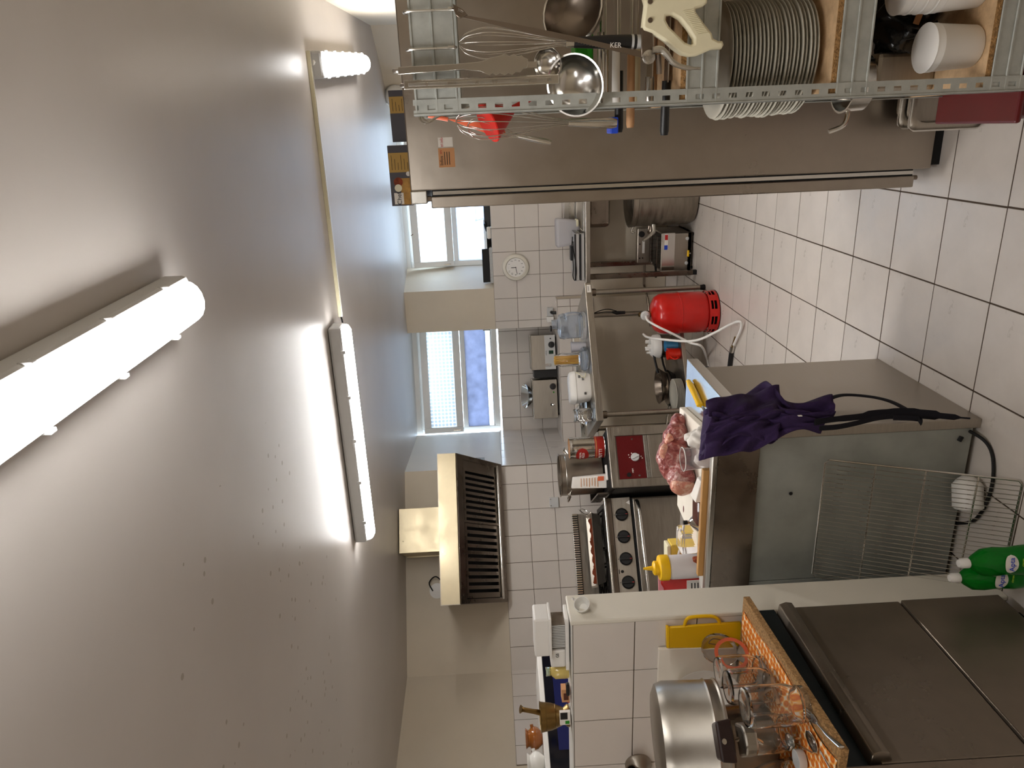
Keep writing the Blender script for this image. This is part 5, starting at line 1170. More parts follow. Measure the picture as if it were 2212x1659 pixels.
tube('handle', 'steel_bright', f3, [(-.12, .03, .046), (-.22, .05, .070), (-.33, .06, .085)], .007, seg=8, flat=.6)
sp2 = thing('saucepan', 'dark saucepan carrying a white plastic lid under the right of the table', 'pan', Q(.40, -.36), ta)
lathe('pan', 'steel_dark', sp2, [(0, 0), (.085, 0), (.09, .006), (.09, .075), (.094, .077), (.087, .077), (.086, .008), (0, .006)], seg=36)
wl2 = thing('spinner_lid', 'white plastic lid with tabs standing on the dark saucepan', 'lid', Q(.40, -.36, LT+.078), ta); wl2.scale = (.9, .9, 1)
lathe('dome', 'white_plastic', wl2, [(.10, 0), (.104, .01), (.098, .05), (.075, .072), (.06, .076), (0, .076)], seg=36)
for a in (.3, 1.6, 2.9, 4.4): 
    o = box('tab', 'white_plastic', wl2, (.045, -.018, .072), (.060, .018, .102), bevel=.003); o.rotation_euler = (0, 0, a)
# ---------------------------------------------------------------- on the refrigerated counter
WZ = WT+.0005
Zp = lambda x, y, z=WZ: onZ(x, y, z)
# white cutting board (outline from its corners on the worktop)
BT = WZ+.026
c1, c2, c3, c4 = onZ(1466, 886, BT), onZ(1466, 1094, BT), onZ(1524, 1200, BT), onZ(1528, 955, BT)
cbd = thing('cutting_board', 'thick white plastic cutting board under the raw meat', 'cutting board', (c4.x, c4.y, WZ))
q = [V(-1.150, 2.832), V(-1.610, 2.805), V(-1.640, 2.50), V(-1.105, 2.478)]
MB().prism([(p.x-c4.x, p.y-c4.y) for p in q], 0, .026).obj('board', 'board_white', cbd, bevel=.004)
st_ = lathe('blood_spot', 'dark_red', cbd, [(.010, .0262), (.008, .0266), (0, .0266)], loc=(-1.57-c4.x, 2.70-c4.y, 0), seg=14); st_.scale = (1.6, .8, 1)
# raw meat joint: lumpy mass
mt = thing('raw_meat', 'large raw meat joint with fat and sinew lying on the cutting board', 'meat', (-1.275, 2.625, BT+.0005)); mt.scale = (.70, .74, .78); mt.rotation_euler = (0, 0, .12)
def lump(cx, cy, cz, rx, ry, rz, sd, amp=.10):
    rg_ = random.Random(sd); ph = [rg_.uniform(0, 6) for _ in range(12)]
    def f(u, v):
        a = u*2*PI; e = v*PI; x, y, z = math.sin(e)*math.cos(a), math.sin(e)*math.sin(a), -math.cos(e)
        n_ = 1+amp*(math.sin(3*x+ph[0]+2*y)*.6+math.sin(5*y+ph[1]-3*z)*.5+math.sin(8*x-6*z+ph[2])*.35+math.sin(13*y+9*x+ph[3])*.22+math.sin(21*x+17*z+ph[4])*.12)
        return (cx+rx*x*n_, cy+ry*y*n_, max(0, cz+rz*z*n_))
    return f
def mergeobj(name, parts, m, parent, voxel=.008, disp=0):
    o = MB()
    for f, nu, nv in parts: o.grid(f, nu, nv)
    ob = o.obj(name, m, parent, smooth='all')
    r_ = ob.modifiers.new('remesh', 'REMESH'); r_.mode = 'VOXEL'; r_.voxel_size = voxel; r_.use_smooth_shade = True
    s_ = ob.modifiers.new('smooth', 'SMOOTH'); s_.iterations = 3
    return ob
mergeobj('joint', [(lump(.055, .10, .058, .115, .085, .065, 1), 40, 24), (lump(-.045, .04, .085, .125, .100, .088, 2), 40, 24), (lump(-.12, -.045, .062, .095, .085, .068, 3), 40, 24), (lump(.15, .145, .035, .06, .05, .040, 4), 30, 20)], 'meat', mt, .007)
fatm = MB(); 
mergeobj('fat_cap', [(lump(-.155, -.075, .066, .066, .058, .062, 7, .06), 30, 20)], 'meat_fat', mt, .006)
mergeobj('fat_seam', [(lump(.02, .005, .140, .055, .030, .026, 8, .12), 26, 16), (lump(.075, .045, .105, .045, .03, .025, 9, .12), 26, 16)], 'meat_fat', mt, .006)
# plastic cup with a crumpled paper towel, beside the meat
cu = thing('plastic_cup', 'clear plastic cup stuffed with crumpled paper beside the meat', 'cup', (-1.160, 2.350, WZ), 0); cu.scale = (.93, .93, .92)
lathe('cup', 'cup_clear', cu, [(0, 0), (.032, 0), (.034, .003), (.046, .148), (.049, .150), (.045, .151), (.032, .006), (0, .004)], seg=36)
lathe('cup_rim', 'white_plastic', cu, [(.0462, .149), (.0485, .151), (.0462, .153)], seg=36, cap=False)
mergeobj('paper', [(lump(.0, -.0, .050, .033, .033, .052, 11, .16), 30, 20)], 'paper', cu, .005)
pt2 = thing('paper_towel', 'crumpled white paper towel between the cup and the apron', 'paper towel', (-1.090, 2.375, WZ)); pt2.scale = (.8, .8, .95)
mergeobj('towel', [(lump(0, 0, .055, .05, .06, .058, 12, .22), 34, 22), (lump(-.02, .06, .065, .035, .045, .05, 13, .2), 30, 20)], 'paper', pt2, .006)
# wooden board standing on edge behind the upstand
wb2 = thing('wooden_board', 'wooden board standing on edge behind the steel upstand', 'board', (-1.104, 2.142, WZ))
box('board', 'wood', wb2, (-.415, 0, 0), (0, .020, .126), bevel=.002)
# dessert packet
pk = thing('dessert_packet', 'half-empty brown dessert tray in white and red wrapper', 'packet', (-1.215, 2.300, WZ), .12)
box('tray', 'choc', pk, (-.175, -.03, .0), (-.075, .035, .105), bevel=.008)
MB().hexa([V(-.08, -.032, 0), V(.02, -.030, 0), V(.02, .036, 0), V(-.08, .036, 0)], [V(-.08, -.032, .112), V(-.005, -.022, .09), V(-.005, .026, .09), V(-.08, .036, .112)]).obj('wrapper', 'paper', pk, bevel=.003)
lg = MB().box((-.074, -.0345, .052), (-.030, -.0325, .090)).obj('name_patch', 'red_ink', pk); text('name_text', 'Delisse', .012, 'paper', lg, (-.052, -.0352, .071), (PI/2, 0, 0))
for k in range(4): box('print_line', 'red_ink', pk, (-.022, -.0325, .030+k*.010), (.010, -.0300, .035+k*.010))
rg_ = thing('reel', '', '') if False else None
# metal funnel on a short jar
fn = thing('metal_funnel', 'polished steel funnel upside down on a clear jar', 'funnel', (-1.467, 2.42, WZ)); fn.scale = (.78, .78, .60)
lathe('jar', 'cup_clear', fn, [(0, 0), (.040, 0), (.042, .004), (.042, .070), (.038, .070), (.037, .006), (0, .004)], seg=28)
lathe('cone', 'steel_bright', fn, [(.044, .071), (.046, .072), (.046, .090), (.043, .094), (.018, .130), (.010, .136), (.010, .172), (.007, .172), (.007, .14), (.040, .090), (.042, .073)], seg=36)
lathe('nozzle', 'black_plastic', fn, [(.011, .150), (.011, .175), (0, .1755)], seg=16)
tb2 = thing('plastic_container', 'tall hazy plastic container with something yellow inside', 'container', (-1.548, 2.43, WZ), .1); tb2.scale = (.84, .9, .72)
MB().hexa([V(-.05, -.045, 0), V(.05, -.045, 0), V(.05, .045, 0), V(-.05, .045, 0)], [V(-.056, -.05, .165), V(.056, -.05, .165), V(.056, .05, .165), V(-.056, .05, .165)]).obj('container', 'cup_clear', tb2, bevel=.014)
box('contents', 'cream_plastic', tb2, (-.035, -.03, .006), (.03, .03, .06), bevel=.01)
sgb = thing('sponge_box', 'yellow and white carton of sponge behind the hazy container', 'carton', (-1.685, 2.54, WZ), .15); sgb.scale = (1.0, 1, .82)
box('carton', 'sponge', sgb, (-.055, -.035, 0), (.055, .035, .15), bevel=.004); box('carton_end', 'cream_plastic', sgb, (-.05, -.03, .1505), (.05, .03, .170), bevel=.004)
stk = thing('plastic_tube', 'long white plastic tube slanting behind the squeeze bottle', 'tube', (-1.56, 2.487, WZ+.070)); stk.scale = (.75, .8, .6)
tube('tube', 'white_plastic', stk, [(.05, .035, -.0), (-.06, .02, .02), (-.235, .01, .075)], .0085, seg=12)
tube('tube_branch', 'white_plastic', stk, [(-.11, .015, .034), (-.13, -.015, -.02), (-.15, -.04, -.100)], [.008, .011, .006], seg=10)
wd = thing('wood_scraps', 'heap of small brown chips in a glass dish behind the board', 'dish', (-1.585, 2.335, WZ)); wd.scale = (.8, .8, 1.35)
lathe('dish', 'cup_clear', wd, [(0, 0), (.036, 0), (.044, .035), (.041, .035), (.034, .004), (0, .004)], seg=28)
mergeobj('chips', [(lump(0, 0, .030, .034, .034, .028, 21, .3), 30, 18)], 'copper_food', wd, .004)
bo = thing('squeeze_bottle', 'white squeeze bottle with yellow nozzle cap on the counter', 'bottle', (-1.625, 2.36, WZ)); bo.scale = (1.06, 1.06, .985)
lathe('bottle', 'hazy_white', bo, [(0, 0), (.040, 0), (.044, .006), (.044, .165), (.040, .178), (.034, .182), (0, .182)], seg=36)
cpx = lathe('cap', 'yellow_plastic', bo, [(.046, .178), (.0465, .181), (.0465, .208), (.044, .213), (.026, .218), (.026, .232), (.022, .236), (.009, .238), (.004, .274), (.0025, .274), (0, .274)], seg=36)
ld2 = lathe('bowl_lid', 'white_plastic', None, [(0, 0), (.05, 0), (.062, .010), (.064, .030), (.061, .030), (.058, .012), (0, .004)], seg=36); ld2.scale = (.8, .8, 2.4); ld2.location = (-1.617, 2.245, WZ); tag(ld2, 'small white bowl in front of the squeeze bottle', 'bowl')
kb = thing('sauce_pouch', 'bright red plastic sauce pouch beside the squeeze bottle', 'pouch', (-1.735, 2.40, WZ), .2); kb.scale = (1, 1, 1.12)
def pouchf(u, v):
    a = u*2*PI; w0 = .052*(1-.18*v)*(1+.06*math.sin(9*v+3*a)); d0 = .034*(1-.75*v**2)*(1+.12*math.sin(5*a+7*v)); c_, s_ = math.cos(a), math.sin(a); return (w0*c_, d0*s_, .165*v+.006*math.sin(4*a)*v)
MB().grid(pouchf, 36, 20).obj('pouch', 'red_gloss', kb, smooth='all', solid=.001)
MB().box((-.045, -.004, .160), (.04, .004, .178)).obj('seal', 'pink_plastic', kb); box('label_print', 'paper', kb, (-.03, -.0375, .015), (.03, -.034, .085)); 
for k in range(5): box('print_line', 'ink', kb, (-.024, -.0380, .022+k*.011), (.02, -.0374, .026+k*.011))
# knife
kf = thing('kitchen_knife', 'kitchen knife with bright yellow handle lying on the steel top', 'knife', tuple(Zp(1500, 850, WZ+.012)))
k0 = V(*kf.location)
tube('handle', 'yellow_plastic', kf, [tuple(onZ(1487, 823, WZ+.013)-k0), tuple(onZ(1494, 836, WZ+.014)-k0), tuple(onZ(1505, 860, WZ+.013)-k0), tuple(onZ(1511, 873, WZ+.012)-k0), tuple(onZ(1514, 880, WZ+.010)-k0)], [.010, .014, .013, .014, .004], seg=12, smooth=3, flat=.75)
a, b = onZ(1513, 876, WZ+.003)-k0, onZ(1545, 935, WZ+.003)-k0; d = (b-a).normalized(); n_ = V(-d.y, d.x, 0)
MB().hexa([a-n_*.018, a+n_*.004, b+n_*.002, b-n_*.002], [a-n_*.018+V(0, 0, .0015), a+n_*.004+V(0, 0, .0025), b+n_*.002+V(0, 0, .002), b-n_*.002+V(0, 0, .0015)]).obj('blade', 'steel_bright', kf)
# ---------------------------------------------------------------- purple apron slung over the corner
ap = thing('apron', 'dark purple cloth apron slung over the counter corner, black strings hanging', 'apron', (-.94, 2.13, WT))
A0 = V(*ap.location)
XR = KX+.022
rows = [  # (left-edge point, right-edge point) in world, from the counter top down the side
    (V(-1.060, 2.240, .800), V(-.985, 2.335, .800)), (V(-1.065, 2.135, .925), V(-.965, 2.290, .865)), (V(-1.040, 2.095, .932), V(XR+.012, 2.250, .885)),
    (onY(1542, 978, 2.080), onX(1548, 876, XR+.030)), (onY(1590, 950, 2.078), onX(1600, 853, XR+.040)), (onY(1630, 945, 2.078), onX(1645, 830, XR+.045)),
    (onY(1662, 956, 2.080), onX(1662, 838, XR+.045)), (onY(1690, 938, 2.084), onX(1690, 860, XR+.040)), (onY(1735, 932, 2.088), onX(1740, 866, XR+.035)), (onY(1778, 925, 2.092), onX(1790, 862, XR+.03))]
Lc = crom([r_[0] for r_ in rows], 6); Rc = crom([r_[1] for r_ in rows], 6); nr = len(Lc)
def apf(u, v):
    i = min(int(round(u*(nr-1))), nr-1); p, q = Lc[i], Rc[i]; m_ = p.lerp(q, v)
    corner = V(XR+.028, 2.085, m_.z); k_ = math.sin(v*PI); k_ = k_*min(1, max(0, (u-.18)/.2))
    m_ = m_.lerp(V(corner.x, corner.y, m_.z), .62*k_)
    f = .013*math.sin(v*17+u*5)+.011*math.sin(v*29-u*9+2*math.sin(u*9))+.008*math.sin(v*11+u*23)+.012*math.sin(u*16+v*4)+.005*math.sin(v*47+u*31)
    return m_+V(.8, -.6, .12)*(f+.010*k_)-A0
MB().grid(apf, nr-1, 80).obj('cloth', 'purple_cloth', ap, smooth='all', solid=.003)
def apf2(u, v):   # a second fold lying over the first
    p = onY(1500, 955, 2.07).lerp(V(-.985, 2.083, .56), u) if False else V(-1.03+.05*u, 2.075-.012*math.sin(u*PI), .935-.23*u); q = V(XR+.060, 2.20+.10*u, .900-.28*u)
    m_ = p.lerp(q, v); k_ = math.sin(v*PI); m_ = m_.lerp(V(XR+.055, 2.055, m_.z), .55*k_); return m_+V(.7, -.7, 0)*(.013*math.sin(v*13+u*7)+.011*math.sin(u*15-v*6)+.007*math.sin(v*31-u*12))-A0
MB().grid(apf2, 44, 56).obj('cloth_fold', 'purple_cloth', ap, smooth='all', solid=.003)
XS = XR+.016
tube('neck_strap', 'black_cloth', ap, [onX(x, y, XS)-A0 for x, y in ((1770, 872), (1800, 858), (1830, 853), (1880, 857), (1920, 866), (1950, 880), (1962, 890))], .012, seg=8, flat=.25, smooth=5)
tube('tie', 'black_cloth', ap, [onX(x, y, XS)-A0 for x, y in ((1760, 912), (1800, 906), (1850, 901), (1900, 895), (1960, 893), (2010, 896), (2050, 900), (2096, 904))], [.012, .010, .011, .017, .019, .016, .010, .003], seg=10, flat=.3, smooth=4)
tube('tie', 'black_cloth', ap, [onX(x, y, XS+.008)-A0 for x, y in ((1770, 925), (1810, 922), (1850, 914), (1900, 902), (1950, 898))], .009, seg=8, flat=.3, smooth=4)
tube('tie', 'black_cloth', ap, [onX(x, y, XS+.006)-A0 for x, y in ((1930, 902), (1985, 905), (1990, 914), (1984, 905))], .009, seg=8, flat=.3, smooth=4)
box('care_tag', 'paper', ap, tuple(onX(1728, 898, XR+.062)-A0-V(.001, .004, .006)), tuple(onX(1728, 898, XR+.062)-A0+V(.001, .004, .006)))
# ---------------------------------------------------------------- oven grid leaning on the counter back, bottles of washing-up liquid
og = thing('oven_grid', 'chrome wire oven grid leaning against the galvanised counter back', 'oven grid', (0, 0, 0))
ptop, pbot = V(0, 2.114, .514), V(0, 1.900, .004)
gx0, gx1 = -1.525, -1.072
gp_ = lambda x, t_: V(x, ptop.y+(pbot.y-ptop.y)*t_, ptop.z+(pbot.z-ptop.z)*t_)
tube('frame_wire', 'steel_bright', og, [gp_(gx0+.012, 0), gp_(gx1-.012, 0), gp_(gx1, .02), gp_(gx1, .98), gp_(gx1-.012, 1), gp_(gx0+.012, 1), gp_(gx0, .98), gp_(gx0, .02)], .0032, closed=True, seg=8)
for t_ in (.27, .53, .79):
    tube('cross_bar', 'steel_bright', og, [gp_(gx0, t_), gp_(gx1, t_)], .0030, seg=8)
n_w = 27
for k in range(n_w):
    x = gx0+(gx1-gx0)*(k+1)/(n_w+1); tube('wire', 'steel', og, [gp_(x, 0)+V(0, -.004, 0), gp_(x, 1)+V(0, -.004, 0)], .0013, seg=5)
def soap(x, y, label, rz):
    t = thing('soap_bottle', label, 'bottle', (x, y, 0), rz, 'green washing-up liquid bottles'); n = 36; vs = []; R_ = ((.001, .001, 0), (.040, .026, .0), (.044, .030, .006), (.046, .031, .06), (.041, .028, .11), (.044, .030, .15), (.040, .028, .185), (.022, .018, .212), (.013, .013, .220), (.013, .013, .228))
    for a_, b_, z_ in R_: vs += [V(a_*math.cos(2*PI*i/n), b_*math.sin(2*PI*i/n), z_) for i in range(n)]
    MB().add(vs, [(r_*n+i, r_*n+(i+1) % n, (r_+1)*n+(i+1) % n, (r_+1)*n+i) for r_ in range(len(R_)-1) for i in range(n)]+[tuple(range(n*(len(R_)-1), n*len(R_)))]).obj('bottle', 'soap_green', t, smooth=True)
    lathe('cap', 'white_plastic', t, [(.0145, .224), (.0150, .226), (.0145, .246), (.010, .254), (0, .255)], seg=20)
    lb_ = MB().grid(lambda u, v: (.0455*math.sin((u-.5)*1.3), -.0320*math.cos((u-.5)*1.3)-.0004, .115+(v-.5)*.040*math.sqrt(max(0, 1-(2*u-1)**2))), 14, 4).obj('label', 'paper', t)
    text('label_text', 'Apta', .022, 'blue_plastic', lb_, (0, -.0334, .115), (PI/2, 0, 0)); text('label_text', 'citron', .010, 'lime', lb_, (.004, -.0325, .082), (PI/2, 0, 0)); return t
soap(-1.262, 1.770, 'nearer green washing-up liquid bottle standing at the foot of the partition', .25); soap(-1.330, 1.795, 'farther green washing-up liquid bottle against the partition end', .1)
# wire and white canister in the shadow under the counter
cw = thing('floor_cable', 'black cable looping out from under the counter onto the floor', 'cable', (0, 0, 0))
tube('cable', 'black_rubber', cw, [(-1.02, 2.30, .05), (-1.005, 2.13, .03), (-1.03, 2.06, .008), (-1.10, 2.02, .008), (-1.20, 2.02, .008), (-1.30, 2.06, .008), (-1.36, 2.14, .008)], .0055, smooth=6)
cn2 = thing('white_canister', 'white plastic canister lying in the shadow behind the oven grid', 'canister', (-1.20, 2.062, .048))
o = lathe('canister', 'white_plastic', cn2, [(0, -.05), (.040, -.05), (.046, -.044), (.046, .03), (.03, .05), (.015, .06), (0, .06)], seg=28); o.rotation_euler = (0, PI/2, .3)
# ---------------------------------------------------------------- drying board on the dishwasher
BZ = DZ+.0005
bd = thing('drying_board', 'chipboard drying board with honeycomb tea towel on the dishwasher', 'board', (-1.36, 1.20, BZ), 0)
bpts = [(.028, .005), (-.020, .630), (-.58, .630), (-.58, .005)]
MB().prism(bpts, 0, .020).obj('board', 'chip_edge', bd, bevel=.002)
BT2 = BZ+.0225
tw = MB()
def twf(u, v):
    x = -.008-.045*u-.55*v-.012*math.sin(9*u)*(1-v); y = .010+.60*u; z = .0215+.0022*math.sin(14*u+5*v)+.0022*math.sin(23*v+6*u)
    return (x, y, max(.0205, z))
tw.grid(twf, 40, 34).obj('tea_towel', 'honeycomb', bd, smooth='all')
MB().grid(lambda u, v: (-.008-.045*u+.004-.012*math.sin(9*u), .010+.60*u, .021-.016*v), 40, 3).obj('towel_hem', 'honeycomb', bd, smooth='all')
tw2 = MB().grid(lambda u, v: (-.10-.10*u, .36+.26*v, .022+.03*math.sin(u*PI)*math.sin(2+v*3)+.02*u*math.sin(9*v)), 16, 18).obj('towel_fold', 'grey_cloth', bd, smooth='all', solid=.002)
BP = lambda x, y: onZ(x, y, BT2)
# upturned glass jars
def jar(p, label, r_=.048, h_=.155):
    t = thing('glass_jar', label, 'jar', tuple(p), random.uniform(0, 6), 'upturned jars drying on the board')
    lathe('jar', 'glass', t, [(r_*.80, .0), (r_*.86, .002), (r_*.86, .014), (r_*.82, .020), (r_*.98, .040), (r_, .055), (r_, h_-.012), (r_*.9, h_), (r_*.3, h_+.000), (0, h_-.004), (0, h_-.010), (r_*.85, h_-.007), (r_*.93, h_-.016), (r_*.93, .056), (r_*.90, .042), (r_*.75, .021), (r_*.78, .001)], seg=44, cap=False)
    lathe('neck_ring', 'glass', t, [(r_*.86, .015), (r_*.90, .018), (r_*.86, .022)], seg=36, cap=False)
    return t
jar(BP(1652, 1447), 'upturned glass jar nearest the tiled partition', .045, .135); jar(BP(1676, 1478), 'upturned glass jar in front of the one by the partition', .047, .135)
jar(BP(1738, 1520), 'largest upturned glass jar at the front of the board', .050, .150); jar(BP(1712, 1582), 'short upturned glass jar behind the fork', .048, .115)
# glass preserving-jar lid with orange seal
gl = thing('jar_lid', 'glass preserving-jar lid with orange rubber seal leaning on the partition', 'lid', tuple(V(-1.565, 1.800, BT2+.050)))
o = lathe('glass_disc', 'glass', gl, [(0, 0), (.050, 0), (.054, .004), (.054, .016), (.048, .020), (0, .014)], seg=40); o.rotation_euler = (1.25, .1, 0); o.location = (.0, .030, .012)
o = lathe('seal', 'orange_plastic', gl, [(.040, .0), (.050, .0), (.051, .003), (.040, .003)], seg=36, cap=False); o.rotation_euler = (1.1, .5, 0); o.location = (.03, -.035, -.005)
cl_ = tube('wire_clasp', 'steel_dark', gl, [(.06, -.01, .02), (.075, -.02, .05), (.06, -.02, .062), (.05, -.015, .04)], .0016, smooth=4, seg=6)
# leaning against the partition: yellow scraper, white cutting board, plate
WY = 1.8615
ys = thing('dough_scraper', 'yellow plastic scraper with loop handle leaning on the partition tiles', 'scraper', (-1.53, WY, BZ+.022))
extr('blade', 'yellow_plastic', ys, [[(1440, 1357), (1600, 1345), (1612, 1400), (1440, 1400)]], .010, WY-.016, .002)
tube('loop_handle', 'yellow_plastic', ys, [onY(x, y, WY-.010)-V(*ys.location) for x, y in ((1478, 1356), (1482, 1340), (1495, 1333), (1535, 1331), (1550, 1337), (1556, 1350))], .0055, smooth=4)
extr('blade_edge', 'yellow_plastic', ys, [[(1440, 1356), (1446, 1356), (1446, 1400), (1440, 1400)]], .014, WY-.018, .001)
cbo = thing('cutting_board', 'stained white plastic cutting board leaning on the partition tiles', 'cutting board', (-1.70, WY-.012, BZ+.0215))
o = box('board', 'board_white', cbo, (-.16, -.010, 0), (.125, .002, .250), bevel=.003); o.rotation_euler = (-.035, 0, 0)
pw = thing('serving_plate', 'round white plate leaning on the white cutting board', 'plate', (-1.72, WY-.055, BZ+.1235))
o = lathe('plate', 'porcelain', pw, [(0, 0), (.07, 0), (.10, .016), (.102, .019), (.098, .019), (.068, .006), (0, .006)], seg=44); o.rotation_euler = (PI/2-.22, 0, 0)
# pressure cooker body, upside down and tilted, propped on an upturned pan
bs_ = thing('steel_pan', 'dark upturned pan propping up the pressure cooker', 'pan', (-1.665, 1.565, BZ+.0225)); bs_.scale = (.70, .70, 1.70)
lathe('pan', 'steel_dark', bs_, [(.135, 0), (.14, .004), (.13, .070), (.115, .082), (0, .082)], seg=40)
pc = thing('pressure_cooker', 'battered aluminium pressure cooker body drying upside down', 'pressure cooker', (-1.600, 1.510, BZ+.175)); pc.scale = (1.16, 1.16, .98)
o = lathe('body', 'aluminium', pc, [(.120, .0), (.133, .0), (.135, .006), (.131, .010), (.131, .030), (.134, .034), (.131, .040), (.131, .150), (.124, .172), (.105, .182), (0, .186)], seg=56); o.rotation_euler = (-.10, -.06, 0)
hb = MB().hexa([V(-.045, -.170, .020), V(.045, -.170, .020), V(.040, -.128, .020), V(-.040, -.128, .020)], [V(-.040, -.172, .062), V(.040, -.172, .062), V(.036, -.128, .062), V(-.036, -.128, .062)]).obj('side_handle', 'brown_bakelite', pc, bevel=.006); hb.rotation_euler = (0, 0, .78)
lathe('handle_screw', 'steel_bright', hb, [(.007, 0), (.006, .003), (0, .003)], loc=(.0, -.1722, .048), rot=(PI/2, 0, 0), seg=14)
br = MB().prism([(-.035, -.135), (.035, -.135), (.030, -.185), (.015, -.200), (-.015, -.200), (-.030, -.185)], -.030, .004).obj('bracket', 'aluminium', pc, bevel=.006); br.rotation_euler = (0, 0, .78)
tube('lid_bracket', 'steel_bright', pc, [(.10, -.10, .0), (.125, -.12, -.02), (.12, -.13, -.045)], .014, flat=.4, smooth=3)
# strainer bowl, cutlery
gb2 = thing('glass_bowl', 'upturned glass bowl with steel rim at the lower left corner', 'bowl', (-1.64, 1.350, BT2)); gb2.scale = (.92, .92, 1.25)
lathe('bowl', 'glass', gb2, [(.095, 0), (.098, .003), (.094, .05), (.075, .085), (.05, .098), (0, .10), (0, .095), (.048, .093), (.072, .080), (.089, .05), (.092, .002)], seg=48, cap=False)
lathe('rim', 'steel_bright', gb2, [(.096, .0), (.1005, .003), (.096, .008)], seg=44, cap=False)
def spoon(p, ang, label, kind='spoon', L_=.19, tilt=0.0):
    t = thing('table_'+kind, label, kind, tuple(p), ang, 'cutlery drying on the board')
    tube('handle', 'steel_bright', t, [(0, 0, .004), (-L_*.35, 0, .010), (-L_*.66, 0, .006)], [.0035, .004, .0075], seg=8, flat=.35)
    if kind == 'spoon':
        o = MB(); n = 20; vs = [V(.028+.032*math.cos(2*PI*i/n)*s_, .020*math.sin(2*PI*i/n)*s_, .004+.008*s_*s_) for s_ in (1, .75, .4, .05) for i in range(n)]
        o.add(vs, [(r_*n+i, r_*n+(i+1) % n, (r_+1)*n+(i+1) % n, (r_+1)*n+i) for r_ in range(3) for i in range(n)]).obj('bowl', 'steel_bright', t, smooth='all', solid=.0015)
    else:
        o = MB(); o.prism([(-.004, -.004), (.02, -.011), (.032, -.012), (.032, .012), (.02, .011), (-.004, .004)], .003, .0048)
        for k in range(4): o.box((.030, -.0115+k*.0066, .003), (.072, -.0085+k*.0066, .0048))
        o.obj('tines', 'steel_bright', t)
    return t
spoon(BP(1768, 1560), 1.95, 'steel fork at the edge of the drying board', 'fork')
spoon(BP(1775, 1618), 1.75, 'steel spoon lying along the edge of the towel')
spoon(BP(1700, 1598)+V(0, 0, .004), 2.4, 'large steel spoon lying under the short jar', L_=.17); spoon(BP(1728, 1605)+V(0, 0, .004), 2.2, 'steel serving spoon beside the white cap', L_=.18)
wc_ = lathe('bottle_cap', 'grey_plastic', None, [(0, .0), (.022, 0), (.024, .003), (.024, .020), (.021, .020), (.020, .005), (0, .004)], seg=30); wc_.location = tuple(BP(1738, 1640)+V(0, 0, .002)); tag(wc_, 'round white plastic cap lying among the spoons', 'cap')
wh_ = thing('wooden_peg', 'wooden clothes-peg end lying between the jars', 'peg', tuple(BP(1690, 1520)), .4)
tube('peg', 'wood_handle', wh_, [(0, 0, .007), (.03, .02, .009), (.06, .03, .010)], .007, seg=8)
# spray tap by the tiles at the very left
tpz = thing('spray_tap', 'steel spray tap standing out from the tiled partition at the photo edge', 'tap', tuple(onY(1378, 1650, WY)))
lathe('flange', 'steel_brushed', tpz, [(.045, 0), (.045, .012), (.03, .03), (.026, .06), (0, .06)], rot=(PI/2, 0, 0), seg=28)
o = lathe('spout', 'steel_dark', tpz, [(.022, 0), (.024, .004), (.022, .060), (.024, .064), (.020, .064), (.019, .01), (0, .01)], seg=28, loc=(0, -.055, .0)); o.rotation_euler = (.3, .9, 0)
# ---------------------------------------------------------------- on the partition top and behind it
PT = 1.3965
ms_ = thing('mandoline_slicer', 'white plastic vegetable slicer box with grooved front on the partition', 'slicer', (-1.620, 1.930, PT), 0)
box('base', 'white_plastic', ms_, (-.055, -.040, 0), (.145, .040, .012), bevel=.003)
box('body', 'white_plastic', ms_, (-.05, -.030, .012), (.02, .034, .060), bevel=.006)
box('hood', 'white_plastic', ms_, (.005, -.040, .062), (.150, .044, .112), bevel=.006); box('hood_lip', 'white_plastic', ms_, (.0, -.044, .056), (.152, .046, .064), bevel=.002)
gv = box('grille', 'steel_dark', ms_, (.030, -.030, .012), (.120, .034, .056)); 
for k in range(14): box('groove', 'grey_plastic', gv, (.033+k*.0063, -.0325, .013), (.0362+k*.0063, -.030, .056))
text('maker_mark', 'GS', .014, 'ink', ms_, (.0, -.0308, .038), (PI/2, 0, 0))
jy = thing('glass_bottle', 'small glass bottle of pale yellow sauce on the partition', 'bottle', (-1.705, 1.925, PT))
lathe('bottle', 'yellow_sauce', jy, [(0, 0), (.022, 0), (.025, .004), (.025, .045), (.016, .056), (.013, .058), (.013, .064)], seg=28); lathe('neck', 'glass_green', jy, [(.0135, .060), (.0145, .064), (.0145, .076), (.011, .076), (.011, .062)], seg=24, cap=False)
mb_ = thing('matchbox', 'open cardboard matchbox lying on the partition top', 'box', (-1.800, 1.925, PT), .2)
box('sleeve', 'card_tan', mb_, (-.02, -.02, 0), (.025, .02, .026), bevel=.001); box('inside', 'choc', mb_, (-.012, -.0206, .004), (.012, -.0198, .020)); box('red_tip', 'red_ink', mb_, (-.026, -.015, 0), (-.0205, .01, .008), bevel=.001)
bm = thing('cable_adapter', 'small black adapter lying beside the matchbox', 'adapter', (-1.765, 1.905, PT), .1); box('adapter', 'black_plastic', bm, (-.02, -.010, 0), (.022, .010, .012), bevel=.004)
mo = thing('mortar', 'brass mortar with its pestle standing on the partition', 'mortar', (-1.900, 1.930, PT))
lathe('mortar', 'brass', mo, [(0, 0), (.036, 0), (.037, .006), (.026, .020), (.030, .026), (.043, .060), (.049, .098), (.052, .100), (.046, .100), (.039, .060), (.02, .034), (0, .032)], seg=36)
for z_ in (.046, .078): lathe('band', 'brass', mo, [(.037+.0, z_), (.0475*(z_/.078)**.3, z_+.002), (.037, z_+.005)], seg=32, cap=False)
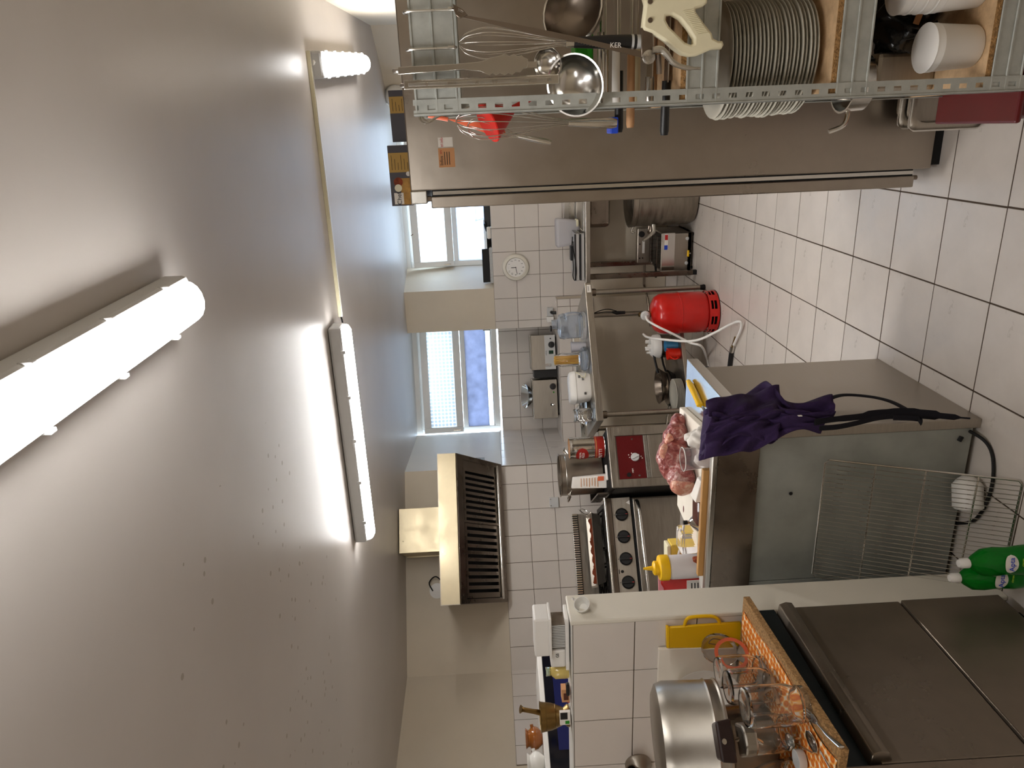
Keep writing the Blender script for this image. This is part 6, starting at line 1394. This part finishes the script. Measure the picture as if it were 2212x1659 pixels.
ps = tube('pestle', 'brass', None, [(-1.905, 1.935, PT+.036), (-1.868, 1.925, PT+.125), (-1.855, 1.922, PT+.158), (-1.852, 1.921, PT+.166)], [.014, .008, .008, .014], seg=14); tag(ps, 'brass pestle leaning in the mortar', 'pestle')
nt_ = thing('label_packet', 'small white packet with green print in front of the mortar', 'packet', (-1.868, 1.893, PT), .1)
box('packet', 'paper', nt_, (-.028, -.006, 0), (.022, .006, .036), bevel=.001); box('green_print', 'green_plastic', nt_, (-.024, -.0066, .004), (-.012, -.006, .018)); box('black_print', 'black_plastic', nt_, (-.006, -.0066, .010), (.020, -.006, .034))
eg = thing('egg_cup', 'white china egg cup stuck on the end of the partition', 'egg cup', (-1.459, 1.925, 1.345))
o = lathe('cup', 'porcelain', eg, [(0, -.004), (.014, -.002), (.024, .012), (.026, .030), (.0235, .030), (.021, .013), (.012, .003), (0, .002)], seg=32); o.rotation_euler = (.5, 1.25, 0)
tube('cup_handle', 'porcelain', eg, [(.012, .012, .022), (.022, .020, .030), (.026, .012, .036)], .004, smooth=3)
# glass-fronted cabinet behind the partition
ga = math.atan2(.42, .23)
gcab = thing('display_cabinet', 'black glass-fronted cabinet standing behind the tiled partition', 'cabinet', (-2.68, 2.37, 0), ga); gcab.scale = (1.12, 1.12, .9895)   # local x along the front, y to the left
box('carcass', 'steel_brushed', gcab, (-.10, .002, .05), (.50, .42, 1.462), bevel=.004)
box('plinth', 'black_rubber', gcab, (-.08, .02, 0), (.48, .40, .05))
box('glass_front', 'black_glass', gcab, (.0, -.006, .30), (.495, .002, 1.448), bevel=.002); box('frame', 'steel_bright', gcab, (-.098, -.008, .30), (-.004, .002, 1.448), bevel=.003)
box('top_trim', 'white_plastic', gcab, (-.10, -.008, 1.449), (.50, .42, 1.472), bevel=.003)
box('blue_panel', 'blue_dark', gcab, (.10, -.0072, 1.30), (.40, -.006, 1.405))
CT = 1.4725  # cabinet-local
def lion_pot(p, m_, label):
    t = thing('soup_bowl', label, 'bowl', p, 0, 'glazed bowls on the cabinet')
    lathe('bowl', m_, t, [(0, 0), (.028, 0), (.032, .004), (.048, .022), (.052, .038), (.046, .052), (.037, .059), (.036, .064), (.044, .074), (.045, .077), (.041, .077), (.033, .066), (.043, .05), (.046, .036), (0, .010)], seg=36)
    lathe('inside', 'brown_glaze', t, [(.0425, .0765), (.033, .064), (.0, .055)], seg=28, cap=False)
    for a in (0, PI): tube('knob', m_, t, [(.048*math.cos(a+.6), .048*math.sin(a+.6), .045), (.060*math.cos(a+.6), .060*math.sin(a+.6), .047)], .008, seg=10)
    return t
gcab_m = Matrix.Translation((-2.68, 2.37, 0)) @ rotz(ga) @ Matrix.Diagonal((1.12, 1.12, .9895, 1)); L2 = gcab_m
lion_pot(tuple(L2 @ V(.175, .085, CT)), 'brown_glaze', 'brown glazed lion-head bowl standing furthest back on the cabinet'); lion_pot(tuple(L2 @ V(.075, .062, CT)), 'porcelain', 'white bowl with brown inside, in the middle of the row'); lion_pot(tuple(L2 @ V(-.035, .060, CT)), 'porcelain', 'white bowl with brown inside, at the photo edge')
